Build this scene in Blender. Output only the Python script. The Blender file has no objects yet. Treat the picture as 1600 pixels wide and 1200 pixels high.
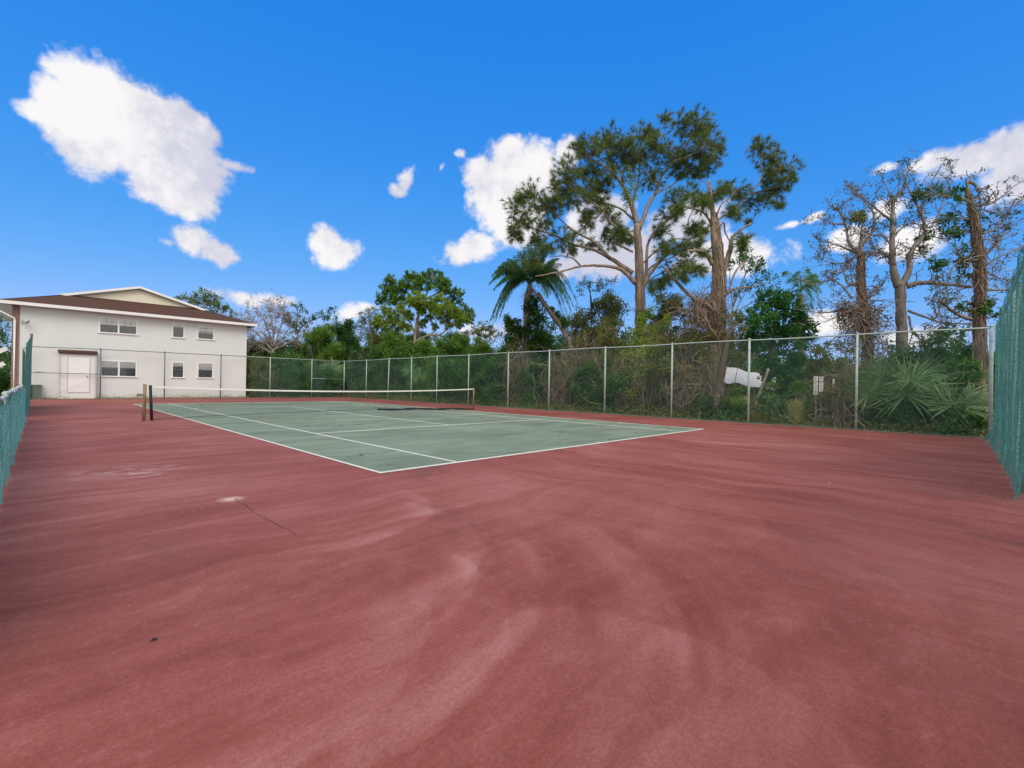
import bpy, math, random
import numpy as np
from mathutils import Matrix, Vector
rng = np.random.default_rng(7)
R = math.radians
scn = bpy.context.scene
COL = scn.collection

# ------------------------------------------------------------ camera maths
F0 = 730.787
CAM = np.array([-3.329, -5.812, 1.2508])
YAW, PIT, ROL = 0.7923, 0.0022, 0.0162
_fw = np.array([math.sin(YAW)*math.cos(PIT), math.cos(YAW)*math.cos(PIT), math.sin(PIT)])
_r = np.array([math.cos(YAW), -math.sin(YAW), 0.0])
_u = np.cross(_r, _fw)
RT = _r*math.cos(ROL) + _u*math.sin(ROL)
UP = -_r*math.sin(ROL) + _u*math.cos(ROL)
def ray(u, v): return _fw + (u-800)/F0*RT + (600-v)/F0*UP
def at_x(u, v, x): d = ray(u, v); return CAM + d*(x-CAM[0])/d[0]
def at_y(u, v, y): d = ray(u, v); return CAM + d*(y-CAM[1])/d[1]
def at_z(u, v, z=0.0): d = ray(u, v); return CAM + d*(z-CAM[2])/d[2]
def at_d(u, v, D): return CAM + ray(u, v)*D
def depth_x(u, x, v=620): return float((at_x(u, v, x)-CAM) @ _fw)
def depth_y(u, y, v=620): return float((at_y(u, v, y)-CAM) @ _fw)

# ------------------------------------------------------------ mesh builder
class MB:
    def __init__(s):
        s.V = []; s.n = 0; s.Q = []; s.T = []; s.ti = []; s.P = []
    def add(s, V, quads=None, tris=None, tint=0.5):
        V = np.asarray(V, float).reshape(-1, 3)
        if quads is not None and len(quads): s.Q.append(np.asarray(quads, int)+s.n)
        if tris is not None and len(tris): s.T.append(np.asarray(tris, int)+s.n)
        s.V.append(V); s.ti.append(np.broadcast_to(np.asarray(tint, float), (len(V),)))
        s.n += len(V)
    def box(s, x0, x1, y0, y1, z0, z1, tint=0.5):
        V = [(x, y, z) for x in (x0, x1) for y in (y0, y1) for z in (z0, z1)]
        s.add(V, [(0,1,3,2),(4,6,7,5),(0,4,5,1),(2,3,7,6),(0,2,6,4),(1,5,7,3)], tint=tint)
    def obox(s, c, ax, ay, az, tint=0.5):
        c, ax, ay, az = map(lambda a: np.asarray(a, float), (c, ax, ay, az))
        V = [c+i*ax+j*ay+k*az for i in (-1,1) for j in (-1,1) for k in (-1,1)]
        s.add(V, [(0,1,3,2),(4,6,7,5),(0,4,5,1),(2,3,7,6),(0,2,6,4),(1,5,7,3)], tint=tint)
    def tube(s, P, r, n=6, tint=0.5, cap=True):
        P = np.asarray(P, float); m = len(P)
        r = np.broadcast_to(np.asarray(r, float), (m,))
        T = np.gradient(P, axis=0); T /= np.linalg.norm(T, axis=1)[:, None]+1e-9
        ref = np.array([0, 0, 1.0]) if abs(T[:, 2]).mean() < .8 else np.array([1.0, 0, 0])
        A = np.cross(T, ref); A /= np.linalg.norm(A, axis=1)[:, None]+1e-9
        B = np.cross(T, A)
        a = np.arange(n)*2*math.pi/n
        V = P[:, None]+r[:, None, None]*(np.cos(a)[None, :, None]*A[:, None]+np.sin(a)[None, :, None]*B[:, None])
        i = np.arange(m-1)[:, None]*n; j = np.arange(n)[None]; k = (j+1) % n
        Q = np.stack([i+j, i+k, i+n+k, i+n+j], -1).reshape(-1, 4)
        tr = None
        if cap:
            tr = [(0, q+1, q) for q in range(1, n-1)]+[((m-1)*n, (m-1)*n+q, (m-1)*n+q+1) for q in range(1, n-1)]
        if not np.isscalar(tint): tint = np.repeat(np.asarray(tint), n)
        s.add(V.reshape(-1, 3), Q, tr, tint)
    def many_tubes(s, A, B, r, n=3, tint=0.5):
        """straight thin rods from A[i] to B[i]"""
        A = np.asarray(A, float); B = np.asarray(B, float); m = len(A)
        T = B-A; T /= np.linalg.norm(T, axis=1)[:, None]+1e-9
        ref = np.where(abs(T[:, 2:3]) < .8, [[0, 0, 1.0]], [[1.0, 0, 0]])
        X = np.cross(T, ref); X /= np.linalg.norm(X, axis=1)[:, None]; Y = np.cross(T, X)
        a = np.arange(n)*2*math.pi/n
        O = (np.cos(a)[None, :, None]*X[:, None]+np.sin(a)[None, :, None]*Y[:, None])
        r = np.broadcast_to(np.asarray(r, float), (m,))[:, None, None]
        V = np.concatenate([A[:, None]+O*r, B[:, None]+O*r], 1)
        i = np.arange(m)[:, None]*2*n; j = np.arange(n)[None]; k = (j+1) % n
        Q = np.stack([i+j, i+k, i+n+k, i+n+j], -1).reshape(-1, 4)
        if not np.isscalar(tint): tint = np.repeat(np.asarray(tint), 2*n)
        s.add(V.reshape(-1, 3), Q, tint=tint)
    def leaves(s, C, L, W, tint, up=0.4, dirs=None, bend=.15):
        """bent diamond leaves at C"""
        C = np.asarray(C, float); m = len(C)
        d = rng.normal(size=(m, 3)) if dirs is None else np.asarray(dirs, float)+rng.normal(size=(m, 3))*.35
        d /= np.linalg.norm(d, axis=1)[:, None]+1e-9
        nn = rng.normal(size=(m, 3))+np.array([0, 0, up*3]); b = np.cross(nn, d); b /= np.linalg.norm(b, axis=1)[:, None]+1e-9
        nn = np.cross(d, b)
        L = (np.broadcast_to(L, (m,))*rng.uniform(.7, 1.3, m))[:, None]; W = (np.broadcast_to(W, (m,))*rng.uniform(.7, 1.3, m))[:, None]
        V = np.stack([C, C+d*L*.45+b*W*.5+nn*L*bend*.5, C+d*L-nn*L*bend, C+d*L*.45-b*W*.5+nn*L*bend*.5], 1)
        s.add(V.reshape(-1, 3), np.arange(m*4).reshape(-1, 4), tint=np.repeat(np.broadcast_to(tint, (m,)), 4))
    def build(s, name, mat, parent=None, smooth=False):
        if not s.V: raise ValueError(name)
        V = np.concatenate(s.V).astype(np.float32)
        Q = np.concatenate(s.Q) if s.Q else np.zeros((0, 4), int); T = np.concatenate(s.T) if s.T else np.zeros((0, 3), int)
        me = bpy.data.meshes.new(name)
        me.vertices.add(len(V))
        if parent is not None: V = V-np.array(parent.location, dtype=np.float32)
        else: pass
        me.vertices.foreach_set('co', V.ravel())
        me.loops.add(Q.size+T.size); me.polygons.add(len(Q)+len(T))
        me.loops.foreach_set('vertex_index', np.concatenate([Q.ravel(), T.ravel()]).astype(np.int32))
        ls = np.concatenate([np.arange(len(Q))*4, Q.size+np.arange(len(T))*3]).astype(np.int32)
        me.polygons.foreach_set('loop_start', ls)
        me.polygons.foreach_set('use_smooth', np.full(len(ls), smooth))
        at = me.attributes.new('tint', 'FLOAT', 'POINT'); at.data.foreach_set('value', np.concatenate(s.ti).astype(np.float32))
        me.update(calc_edges=True); me.validate()
        me.materials.append(mat)
        o = bpy.data.objects.new(name, me); COL.objects.link(o)
        if parent is not None: o.parent = parent
        return o

def tag(o, label=None, cat=None, group=None, kind=None):
    if label: o['label'] = label
    if cat: o['category'] = cat
    if group: o['group'] = group
    if kind: o['kind'] = kind
    return o
def thing(name, loc, label, cat, group=None):
    o = bpy.data.objects.new(name, None); COL.objects.link(o); o.location = [float(a) for a in loc]; o.empty_display_size = .2
    return tag(o, label, cat, group)
def sub(mb, name, mat, part, root, smooth=False):
    """a sub-part: child of a part mesh whose local frame is its root's"""
    o = mb.build(name, mat, root, smooth); o.parent = part
    return o
def spline(P, k=8):
    P = np.asarray(P, float)
    if len(P) < 3: return np.array([P[0]+(P[-1]-P[0])*t for t in np.linspace(0, 1, k)])
    Q = np.vstack([2*P[0]-P[1], P, 2*P[-1]-P[-2]]); out = []
    for i in range(1, len(Q)-2):
        for t in np.arange(k)/k:
            a, b, c, d = Q[i-1], Q[i], Q[i+1], Q[i+2]
            out.append(.5*(2*b+(c-a)*t+(2*a-5*b+4*c-d)*t*t+(3*b-a-3*c+d)*t**3))
    out.append(Q[-2]); return np.array(out)

# ------------------------------------------------------------ materials
class NT:
    def __init__(s, nt): s.nt = nt; s.N = nt.nodes; s.L = nt.links
    def n(s, t, **kw):
        o = s.N.new(t)
        for k, v in kw.items():
            if k == 'inp':
                for i, val in v.items():
                    if isinstance(val, bpy.types.NodeSocket): s.L.new(val, o.inputs[i])
                    else: o.inputs[i].default_value = val
            else: setattr(o, k, v)
        return o
    def m(s, op, a, b=0.0, c=0.0, clamp=False):
        return s.n('ShaderNodeMath', operation=op, use_clamp=clamp, inp={0: a, 1: b, 2: c}).outputs[0]
    def vm(s, op, a, b=(0, 0, 0), out=0):
        return s.n('ShaderNodeVectorMath', operation=op, inp={0: a, 1: b}).outputs[out]
    def mix(s, f, a, b, blend='MIX'):
        o = s.n('ShaderNodeMix', data_type='RGBA', blend_type=blend)
        for i, v in ((0, f), (6, a), (7, b)):
            if isinstance(v, bpy.types.NodeSocket): s.L.new(v, o.inputs[i])
            else: o.inputs[i].default_value = v if i == 0 else (*v[:3], 1)
        return o.outputs[2]
    def noise(s, vec, scale, detail=4, rough=.55, dist=0.0):
        return s.n('ShaderNodeTexNoise', inp={'Vector': vec, 'Scale': scale, 'Detail': detail, 'Roughness': rough, 'Distortion': dist}).outputs[0]
    def ramp(s, f, stops, interp='LINEAR'):
        o = s.n('ShaderNodeValToRGB'); cr = o.color_ramp; cr.interpolation = interp
        while len(cr.elements) < len(stops): cr.elements.new(.5)
        for e, (p, c) in zip(cr.elements, stops):
            e.position = p; e.color = (*c, 1) if not np.isscalar(c) else (c, c, c, 1)
        s.L.new(f, o.inputs[0]); return o.outputs[0]
    def step(s, x, a, b):
        return s.n('ShaderNodeMapRange', interpolation_type='SMOOTHSTEP', inp={0: x, 1: a, 2: b}).outputs[0]
    def mapping(s, vec, rot=(0, 0, 0), scale=(1, 1, 1), loc=(0, 0, 0)):
        return s.n('ShaderNodeMapping', inp={0: vec, 1: loc, 2: rot, 3: scale}).outputs[0]
    def bump(s, h, strength, dist=.01):
        return s.n('ShaderNodeBump', inp={'Height': h, 'Strength': strength, 'Distance': dist}).outputs[0]
def newmat(name):
    m = bpy.data.materials.new(name); m.use_nodes = True
    t = NT(m.node_tree); t.N.clear()
    t.out = t.n('ShaderNodeOutputMaterial'); t.mat = m
    t.obj = t.n('ShaderNodeTexCoord').outputs['Object']
    return t
def finish(t, col, rough=.7, normal=None, metal=0.0, spec=.5, transl=None, alpha=None):
    b = t.n('ShaderNodeBsdfPrincipled')
    for k, v in (('Base Color', col), ('Roughness', rough), ('Metallic', metal), ('Specular IOR Level', spec)):
        if isinstance(v, bpy.types.NodeSocket): t.L.new(v, b.inputs[k])
        else: b.inputs[k].default_value = (*v, 1) if k == 'Base Color' else v
    if normal is not None: t.L.new(normal, b.inputs['Normal'])
    sh = b.outputs[0]
    if transl:
        tr = t.n('ShaderNodeBsdfTranslucent')
        if isinstance(col, bpy.types.NodeSocket): t.L.new(col, tr.inputs[0])
        else: tr.inputs[0].default_value = (*col, 1)
        sh = t.n('ShaderNodeMixShader', inp={0: transl, 1: sh, 2: tr.outputs[0]}).outputs[0]
    if alpha is not None:
        tp = t.n('ShaderNodeBsdfTransparent')
        sh = t.n('ShaderNodeMixShader', inp={0: alpha, 1: tp.outputs[0], 2: sh}).outputs[0]
    t.L.new(sh, t.out.inputs[0]); return t.mat
def simple(name, col, rough=.7, metal=0.0, var=.15, scale=8, bump=0.0, spec=.5):
    t = newmat(name)
    n = t.noise(t.obj, scale, 5)
    c = t.mix(n, [a*(1-var) for a in col], [min(1, a*(1+var)) for a in col])
    nm = t.bump(n, bump) if bump else None
    return finish(t, c, rough, nm, metal, spec)
def leafmat(name, stops, transl=.3, rough=.55, spec=.3):
    t = newmat(name)
    a = t.n('ShaderNodeAttribute', attribute_name='tint').outputs['Fac']
    nz = t.noise(t.obj, 1.3, 2)
    f = t.m('ADD', a, t.m('MULTIPLY', t.m('SUBTRACT', nz, .5), .5), clamp=True)
    return finish(t, t.ramp(f, stops), rough, transl=transl, spec=spec)
def barkmat(name, c1, c2, scale=6, bump=.6):
    t = newmat(name)
    v = t.mapping(t.obj, scale=(1, 1, .25))
    n = t.noise(v, scale, 8, .7, .4)
    c = t.ramp(n, [(.3, c1), (.7, c2)])
    return finish(t, c, .9, t.bump(n, bump, .03), spec=.2)

M = {}
M['pine'] = leafmat('pine_needles', [(0, (0.05, 0.09, 0.025)), (0.5, (0.12, 0.19, 0.04)), (1, (0.24, 0.3, 0.06))], .25)
M['palm'] = leafmat('palm_leaf', [(0, (0.04, 0.1109, 0.0315)), (0.5, (0.0801, 0.2016, 0.0567)), (1, (0.1802, 0.3226, 0.0756))], .25)
M['palmetto'] = leafmat('palmetto_leaf', [(0, (0.03, 0.075, 0.025)), (0.5, (0.075, 0.155, 0.045)), (1, (0.2, 0.32, 0.12))], .2, .45)
M['dark'] = leafmat('dark_leaf', [(0, (0.022, 0.07, 0.016)), (0.5, (0.06, 0.16, 0.028)), (1, (0.14, 0.27, 0.045))], .3)
M['green'] = leafmat('green_leaf', [(0, (0.05, 0.11, 0.015)), (0.5, (0.12, 0.25, 0.03)), (1, (0.26, 0.4, 0.06))], .35)
M['lime'] = leafmat('lime_leaf', [(0, (0.1, 0.17, 0.02)), (0.5, (0.24, 0.36, 0.035)), (1, (0.42, 0.5, 0.07))], .4)
M['olive'] = leafmat('olive_leaf', [(0, (0.06, 0.08, 0.02)), (0.5, (0.17, 0.2, 0.045)), (1, (0.34, 0.34, 0.1))], .35)
M['emerald'] = leafmat('emerald_leaf', [(0, (0.02, 0.08, 0.018)), (0.5, (0.05, 0.18, 0.035)), (1, (0.11, 0.3, 0.06))], .3)
M['yellow'] = leafmat('yellow_leaf', [(0, (.13, .13, .015)), (.5, (.30, .28, .03)), (1, (.5, .42, .07))], .4)
M['dead'] = leafmat('dead_leaf', [(0, (0.13, 0.08, 0.05)), (0.5, (0.27, 0.18, 0.11)), (1, (0.42, 0.3, 0.19))], .2, .8)
M['straw'] = leafmat('straw_blade', [(0, (0.26, 0.26, 0.104)), (0.5, (0.455, 0.416, 0.156)), (1, (0.6, 0.585, 0.26))], .3)
M['vine'] = leafmat('vine_stem', [(0, (0.09, 0.065, 0.05)), (0.5, (0.21, 0.155, 0.115)), (1, (0.38, 0.3, 0.23))], 0.05, .85)
M['pinebark'] = barkmat('pine_bark', (.10, .075, .058), (.38, .31, .25), 6, .9)
M['greybark'] = barkmat('grey_bark', (.11, .095, .085), (.33, .285, .25), 8, 1.0)
M['darkbark'] = barkmat('dark_bark', (.05, .04, .033), (.15, .115, .09), 8)
M['palebark'] = barkmat('pale_bark', (.22, .18, .145), (.42, .36, .29), 6)
M['galv'] = simple('galvanised_post', (.34, .43, .385), .5, 0.0, .25, 14, .05)
M['galvdark'] = simple('weathered_grey_post', (.14, .15, .14), .6, 0.0, .3, 10)
M['wire'] = simple('green_wire', (.13, .26, .21), .5, 0.0, .2, 3)
M['wiregrey'] = simple('grey_wire', (.45, .46, .44), .5, 0.0, .2, 3)
M['black'] = simple('black_tape', (.012, .012, .013), .7)
M['netcord'] = simple('net_cord', (.02, .022, .022), .8)
M['white'] = simple('white_paint', (.76, .76, .745), .85, 0, .06, 5)
M['offwhite'] = simple('white_tape', (.70, .69, .63), .7, 0, .1, 9)
M['rustywood'] = barkmat('rusty_brown_post', (.10, .06, .03), (.34, .27, .14), 9, .3)

# ------------------------------------------------------------ world: sky, clouds
SUN_EL, SUN_AZ = R(47), R(208)     # azimuth from +Y towards +X
w = bpy.data.worlds.new("World"); scn.world = w; w.use_nodes = True
t = NT(w.node_tree); t.N.clear()
wout = t.n('ShaderNodeOutputWorld'); bg = t.n('ShaderNodeBackground'); t.L.new(bg.outputs[0], wout.inputs[0])
D = t.vm('NORMALIZE', t.n('ShaderNodeTexCoord').outputs['Generated'])
sky = t.n('ShaderNodeTexSky', sky_type='NISHITA'); sky.sun_disc = False; sky.sun_elevation = SUN_EL; sky.sun_rotation = SUN_AZ
sky.air_density = 1.0; sky.dust_density = .3; sky.ozone_density = 2.0
sep = t.n('ShaderNodeSeparateColor', inp={0: sky.outputs[0]})
SKYR, SKYG, SKYB = (.906, 1.62), (.643, .587), (1.018, .22)
chs = []
for i, (k, p) in enumerate((SKYR, SKYG, SKYB)):
    chs.append(t.m('MULTIPLY', t.m('POWER', t.m('MULTIPLY', sep.outputs[i], .12), p), k/.12))
chs[0] = t.m('MINIMUM', chs[0], t.m('MULTIPLY', chs[1], .62))
skyc = t.n('ShaderNodeCombineColor', inp={0: chs[0], 1: chs[1], 2: chs[2]}).outputs[0]
CL = [(178,158,92,54,4),(225,215,122,72,14),(62,178,40,20,6),(285,195,50,40,0),(292,262,60,50,0),(262,298,76,34,22),(130,215,72,50,12),(100,160,44,40,0),(322,262,36,14,0),(362,258,32,8,5),(300,312,42,22,15),
 (298,376,38,24,15),(335,394,38,20,20),(262,378,22,9,0),(365,403,12,6,0),
 (508,376,32,27,0),(530,392,30,22,-20),(518,405,24,17,0),
 (634,284,26,15,-60),(620,300,17,15,0),
 (795,240,36,30,0),(835,262,38,48,0),(800,300,72,60,0),(815,350,55,40,0),(740,388,44,22,-20),(752,272,36,30,0),(785,330,40,50,0),(725,395,18,12,0),(885,240,18,24,0),
 (925,340,50,38,0),(880,415,50,18,0),(950,400,90,38,0),(1075,350,60,40,0),(1120,400,90,30,0),(690,262,10,6,-50),
 (1535,244,110,34,-6),(1470,248,56,18,-10),(1600,268,80,52,0),(1385,262,15,7,0),(1425,380,58,34,0),(1390,325,36,20,0),(1330,370,30,16,0),(1238,350,24,5,-8),(1270,341,12,5,-20),
 (380,466,56,14,4),(436,471,28,12,0),(548,490,26,14,-15),(572,480,14,8,0),(1290,505,40,18,0),(1440,530,70,18,0),(760,520,50,14,0),
 (722,240,8,6,0)]
field = None
for (u, v, ru, rv, ro) in CL:
    c = ray(u, v); c /= np.linalg.norm(c); ca, sa = math.cos(R(ro)), math.sin(R(ro))
    e = []
    for du, dv in ((ru*ca, ru*sa), (-rv*sa, rv*ca)):
        d = ray(u+du, v+dv); d /= np.linalg.norm(d); d = d-c*(d@c); e.append(d/(d@d))
    a = t.n('ShaderNodeVectorMath', operation='DOT_PRODUCT', inp={0: D, 1: e[0]}).outputs['Value']
    b = t.n('ShaderNodeVectorMath', operation='DOT_PRODUCT', inp={0: D, 1: e[1]}).outputs['Value']
    ln = t.m('SQRT', t.m('ADD', t.m('MULTIPLY', a, a), t.m('MULTIPLY', b, b)))
    f = t.m('MULTIPLY', t.m('SUBTRACT', 1.0, ln), float(min(1.3, .28+min(ru, rv)/34)))
    field = f if field is None else t.m('SMOOTH_MAX', field, f, .15)
CLOUD_SEED = (5.5, .6, 8.3)
def cloud_noise(v):
    v = t.vm('ADD', v, CLOUD_SEED)
    a = t.n('ShaderNodeMix', inp={0: .40, 2: t.noise(v, 8, 6, .55, .15), 3: t.noise(v, 25, 5, .52, .25)}).outputs[0]
    return t.n('ShaderNodeMix', inp={0: .16, 2: a, 3: t.noise(v, 78, 5, .6, .35)}).outputs[0]
n1 = cloud_noise(D)
n1b = cloud_noise(t.vm('ADD', D, (-.008, .003, .022)))
n0 = t.noise(D, 3.5, 3, .5)
x = t.m('ADD', t.m('MINIMUM', field, .9), t.m('MULTIPLY', t.m('SUBTRACT', n1, .470), 3.5))
mask = t.step(x, -.10, .50)
# unseen bright clouds added high up and behind the viewpoint as neutral fill light
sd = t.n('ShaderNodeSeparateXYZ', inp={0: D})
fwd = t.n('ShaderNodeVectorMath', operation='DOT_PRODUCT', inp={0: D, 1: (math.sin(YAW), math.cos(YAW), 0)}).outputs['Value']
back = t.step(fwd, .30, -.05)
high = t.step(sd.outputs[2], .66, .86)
fill_deck_n = t.noise(D, 2.6, 7, .6, .3)
fill_deck = t.m('MULTIPLY', t.m('MAXIMUM', back, high), t.step(fill_deck_n, .34, .56))
cover = t.m('MAXIMUM', mask, fill_deck)
lit = t.m('ADD', t.m('MULTIPLY', t.m('SUBTRACT', n1, n1b), 2.2), t.m('MULTIPLY', t.m('SUBTRACT', n0, .51), 4.4))
cc = t.mix(t.step(lit, -.35, .50), (6.3/1.2, 6.4/1.2, 7.6/1.2), (9.6/1.2, 9.4/1.2, 9.5/1.2))
final = t.mix(mask, skyc, cc)
final = t.mix(fill_deck, final, (13.6, 12.7, 11.4))
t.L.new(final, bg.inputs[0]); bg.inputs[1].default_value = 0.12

sl = bpy.data.lights.new('sun', 'SUN'); sl.energy = 1.85; sl.angle = R(34); sl.color = (1, .93, .82)
so = bpy.data.objects.new('sun', sl); COL.objects.link(so)
sdv = Vector((math.sin(SUN_AZ)*math.cos(SUN_EL), math.cos(SUN_AZ)*math.cos(SUN_EL), math.sin(SUN_EL)))
so.rotation_euler = sdv.to_track_quat('Z', 'Y').to_euler(); so.location = (0, -20, 30)

# ------------------------------------------------------------ camera
cam = bpy.data.cameras.new('camera'); co = bpy.data.objects.new('camera', cam); COL.objects.link(co)
cam.sensor_width = 36; cam.lens = F0/1600*36; cam.clip_start = .05; cam.clip_end = 2000
mw = Matrix.Identity(4)
for i, a in enumerate((RT, UP, -_fw)):
    for j in range(3): mw[j][i] = a[j]
for j in range(3): mw[j][3] = CAM[j]
co.matrix_world = mw; scn.camera = co
scn.view_settings.view_transform = 'Standard'; scn.view_settings.look = 'None'
scn.view_settings.exposure = 0.0; scn.view_settings.gamma = 1
scn.render.engine = 'CYCLES'
scn.cycles.max_bounces = 6; scn.cycles.transparent_max_bounces = 16
scn.cycles.use_denoising = True; scn.cycles.denoiser = 'OPENIMAGEDENOISE'; scn.cycles.denoising_input_passes = 'RGB_ALBEDO_NORMAL'; scn.cycles.denoising_prefilter = 'NONE'

# ------------------------------------------------------------ ground and court
XL, XR, YN, YF = -3.62, 14.73, -6.25, 31.81
t = newmat('earth')
n = t.noise(t.obj, .8, 8, .65); n2 = t.noise(t.obj, 14, 5, .7)
c = t.ramp(t.m('ADD', t.m('MULTIPLY', n, .6), t.m('MULTIPLY', n2, .4)), [(.3, (.07, .05, .033)), (.5, (.16, .12, .08)), (.62, (.09, .11, .04)), (.75, (.24, .2, .13))])
M['earth'] = finish(t, c, .95, t.bump(n2, .8, .05), spec=.1)
g = MB(); g.add([(-400, -400, -.06), (500, -400, -.06), (500, 600, -.06), (-400, 600, -.06)], [(0, 1, 2, 3)])
tag(g.build('ground', M['earth']), 'bare brown earth with leaf litter around the court', kind='structure')

# red court
t = newmat('red_court')
P = t.obj
sp = t.n('ShaderNodeSeparateXYZ', inp={0: P})
wv = t.n('ShaderNodeTexNoise', inp={'Vector': P, 'Scale': .35, 'Detail': 3}).outputs['Color']
warp = t.vm('SCALE', t.vm('SUBTRACT', wv, (.5, .5, .5))); t.N[-1].inputs['Scale'].default_value = 1.6
Pw = t.vm('ADD', P, warp)
sA = t.noise(t.mapping(Pw, scale=(2.6, .30, 1)), 1.0, 9, .68, .5)           # long strokes along the court
sB = t.noise(t.mapping(Pw, rot=(0, 0, R(45)), scale=(.34, 2.8, 1)), 1.0, 9, .68, .5)   # strokes across
mx = t.step(t.m('ADD', sp.outputs[0], t.m('MULTIPLY', sp.outputs[1], -.25)), -1.0, 4.0)
st = t.n('ShaderNodeMix', inp={0: mx, 2: sB, 3: sA}).outputs[0]
st = t.m('ADD', t.m('MULTIPLY', st, .82), .09)
# squeegee arcs
dv = t.vm('SUBTRACT', P, (-2.4, -2.4, 0)); dist = t.vm('LENGTH', dv, out='Value')
dist = t.m('ADD', dist, t.m('MULTIPLY', t.m('SUBTRACT', t.noise(P, .9, 3), .5), .14))
rr = t.m('DIVIDE', dist, 5.0)
arcs = t.ramp(rr, [(0, .35), (.20, .30), (.305, .62), (.325, .30), (.345, .38), (.392, .95), (.410, .25), (.45, .35), (.545, .85), (.562, .18), (.60, .40), (.70, .62), (.72, .35), (.85, .5)])
arcs = t.n('ShaderNodeSeparateColor', inp={0: arcs}).outputs[0]
def small_arc(cu, cv, eu, ev, lo, hi, amp):
    c_ = at_z(cu, cv); e_ = at_z(eu, ev); R_ = float(np.linalg.norm((e_-c_)[:2]))
    dd_ = t.m('DIVIDE', t.m('ADD', t.vm('DISTANCE', P, tuple(c_), out='Value'), t.m('MULTIPLY', t.m('SUBTRACT', t.noise(P, 1.8, 3), .5), .16)), R_)
    q_ = t.m('MULTIPLY', t.m('MULTIPLY', t.step(dd_, 1.03, .99), t.step(dd_, .62, .95)), t.step(t.noise(t.mapping(P, loc=(cu*.01, cv*.02, 0)), .9, 3), lo, hi))
    dr_ = (e_-c_)/R_
    al_ = t.n('ShaderNodeVectorMath', operation='DOT_PRODUCT', inp={0: t.vm('NORMALIZE', t.vm('SUBTRACT', P, tuple(c_))), 1: tuple(dr_)}).outputs['Value']
    return t.m('MULTIPLY', t.m('MULTIPLY', q_, t.step(al_, .25, .80)), amp*.50)
extra = 0.0
for q__ in ((480, 800, 660, 815, .35, .5, .15), (400, 860, 745, 835, .38, .52, .10), (160, 930, 330, 900, .40, .55, .10), (640, 900, 752, 900, .3, .5, .14), (900, 1150, 1090, 1000, .35, .5, .10),
            (420, 960, 700, 1120, .36, .5, .12), (300, 1000, 560, 1130, .36, .5, .09), (1000, 800, 1200, 830, .36, .5, .09), (1180, 860, 1010, 870, .4, .55, .08), (1300, 1040, 1140, 990, .4, .55, .08), (60, 800, 230, 790, .4, .55, .10)):
    extra = t.m('ADD', extra, small_arc(*q__))
sdv_ = t.n('ShaderNodeSeparateXYZ', inp={0: dv})
ang = t.m('ARCTAN2', sdv_.outputs[1], sdv_.outputs[0])       # the arcs sweep from E to SW
am = t.m('MULTIPLY', t.step(ang, -.25, -.65), t.step(ang, -2.5, -1.9))
am = t.m('MULTIPLY', am, t.step(rr, .86, .62))
am = t.m('MULTIPLY', am, t.step(t.noise(P, 1.1, 4), .30, .55))
polar = t.n('ShaderNodeCombineXYZ', inp={0: t.m('MULTIPLY', dist, 3.2), 1: t.m('MULTIPLY', ang, .9), 2: 0.0}).outputs[0]
sP = t.noise(polar, 1.3, 7, .6)
near = t.step(dist, 5.2, 3.0)
st = t.n('ShaderNodeMix', inp={0: t.m('MULTIPLY', t.m('MULTIPLY', near, am), .5), 2: st, 3: sP}).outputs[0]
big = t.noise(P, .33, 5, .6, .5)
fine = t.n('ShaderNodeMix', inp={0: .5, 2: t.noise(P, 150, 3, .7), 3: t.noise(P, 48, 4, .75)}).outputs[0]
f = t.m('ADD', t.m('MULTIPLY', st, .62), t.m('MULTIPLY', big, .38))
f = t.m('ADD', f, t.m('MULTIPLY', t.m('MULTIPLY', t.m('SUBTRACT', arcs, .42), am), .20))
f = t.m('ADD', f, extra)
f = t.m('ADD', f, t.m('MULTIPLY', t.m('SUBTRACT', fine, .5), .60))
col = t.ramp(f, [(.29, (.115, .030, .022)), (.41, (.19, .047, .034)), (.50, (.243, .068, .051)), (.58, (.295, .100, .081)), (.70, (.38, .17, .150))])
mott = t.noise(P, 9, 8, .75)
col = t.mix(t.m('MULTIPLY', t.step(mott, .50, .68), .22), col, (.40, .165, .16))
col = t.mix(t.m('MULTIPLY', t.step(mott, .46, .30), .30), col, (.13, .04, .038))
# mildew stains, white scuffs, grit
stain = t.m('MULTIPLY', t.step(t.noise(t.mapping(Pw, loc=(7, 3, 0), scale=(1.0, .32, 1)), 1.1, 7, .65), .56, .74), .5)
col = t.mix(stain, col, (.13, .055, .045))
grit = t.n('ShaderNodeTexVoronoi', inp={'Vector': P, 'Scale': 3.2, 'Randomness': 1.0}).outputs['Distance']
gm = t.m('MULTIPLY', t.step(grit, .030, .018), t.step(t.noise(P, 2.5, 2), .52, .56))
col = t.mix(gm, col, (.5, .42, .38))
scp = t.m('MULTIPLY', t.step(t.vm('DISTANCE', P, (-2.45, 2.3, 0), out='Value'), 1.0, .2), t.step(t.noise(t.mapping(P, rot=(0, 0, R(45)), scale=(1.2, 4, 1)), 2.5, 6, .7), .5, .68))
col = t.mix(t.m('MULTIPLY', scp, .75), col, (.55, .45, .42))
sc2 = t.m('MULTIPLY', t.step(t.vm('DISTANCE', P, (-1.88, -.25, 0), out='Value'), .17, .02), t.step(t.noise(P, 22, 4, .7), .36, .52))
col = t.mix(t.m('MULTIPLY', sc2, .8), col, (.62, .48, .39))
M['red'] = finish(t, col, t.m('SUBTRACT', .86, t.m('MULTIPLY', f, .25)), t.bump(fine, .35, .004), spec=.25)
g = MB(); g.box(XL-.1, XR+.1, YN-.1, YF+.08, -.30, 0.0)
tag(g.build('court_surface', M['red']), 'faded brick red acrylic court surround with sweeping pale marks', kind='structure')

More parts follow.
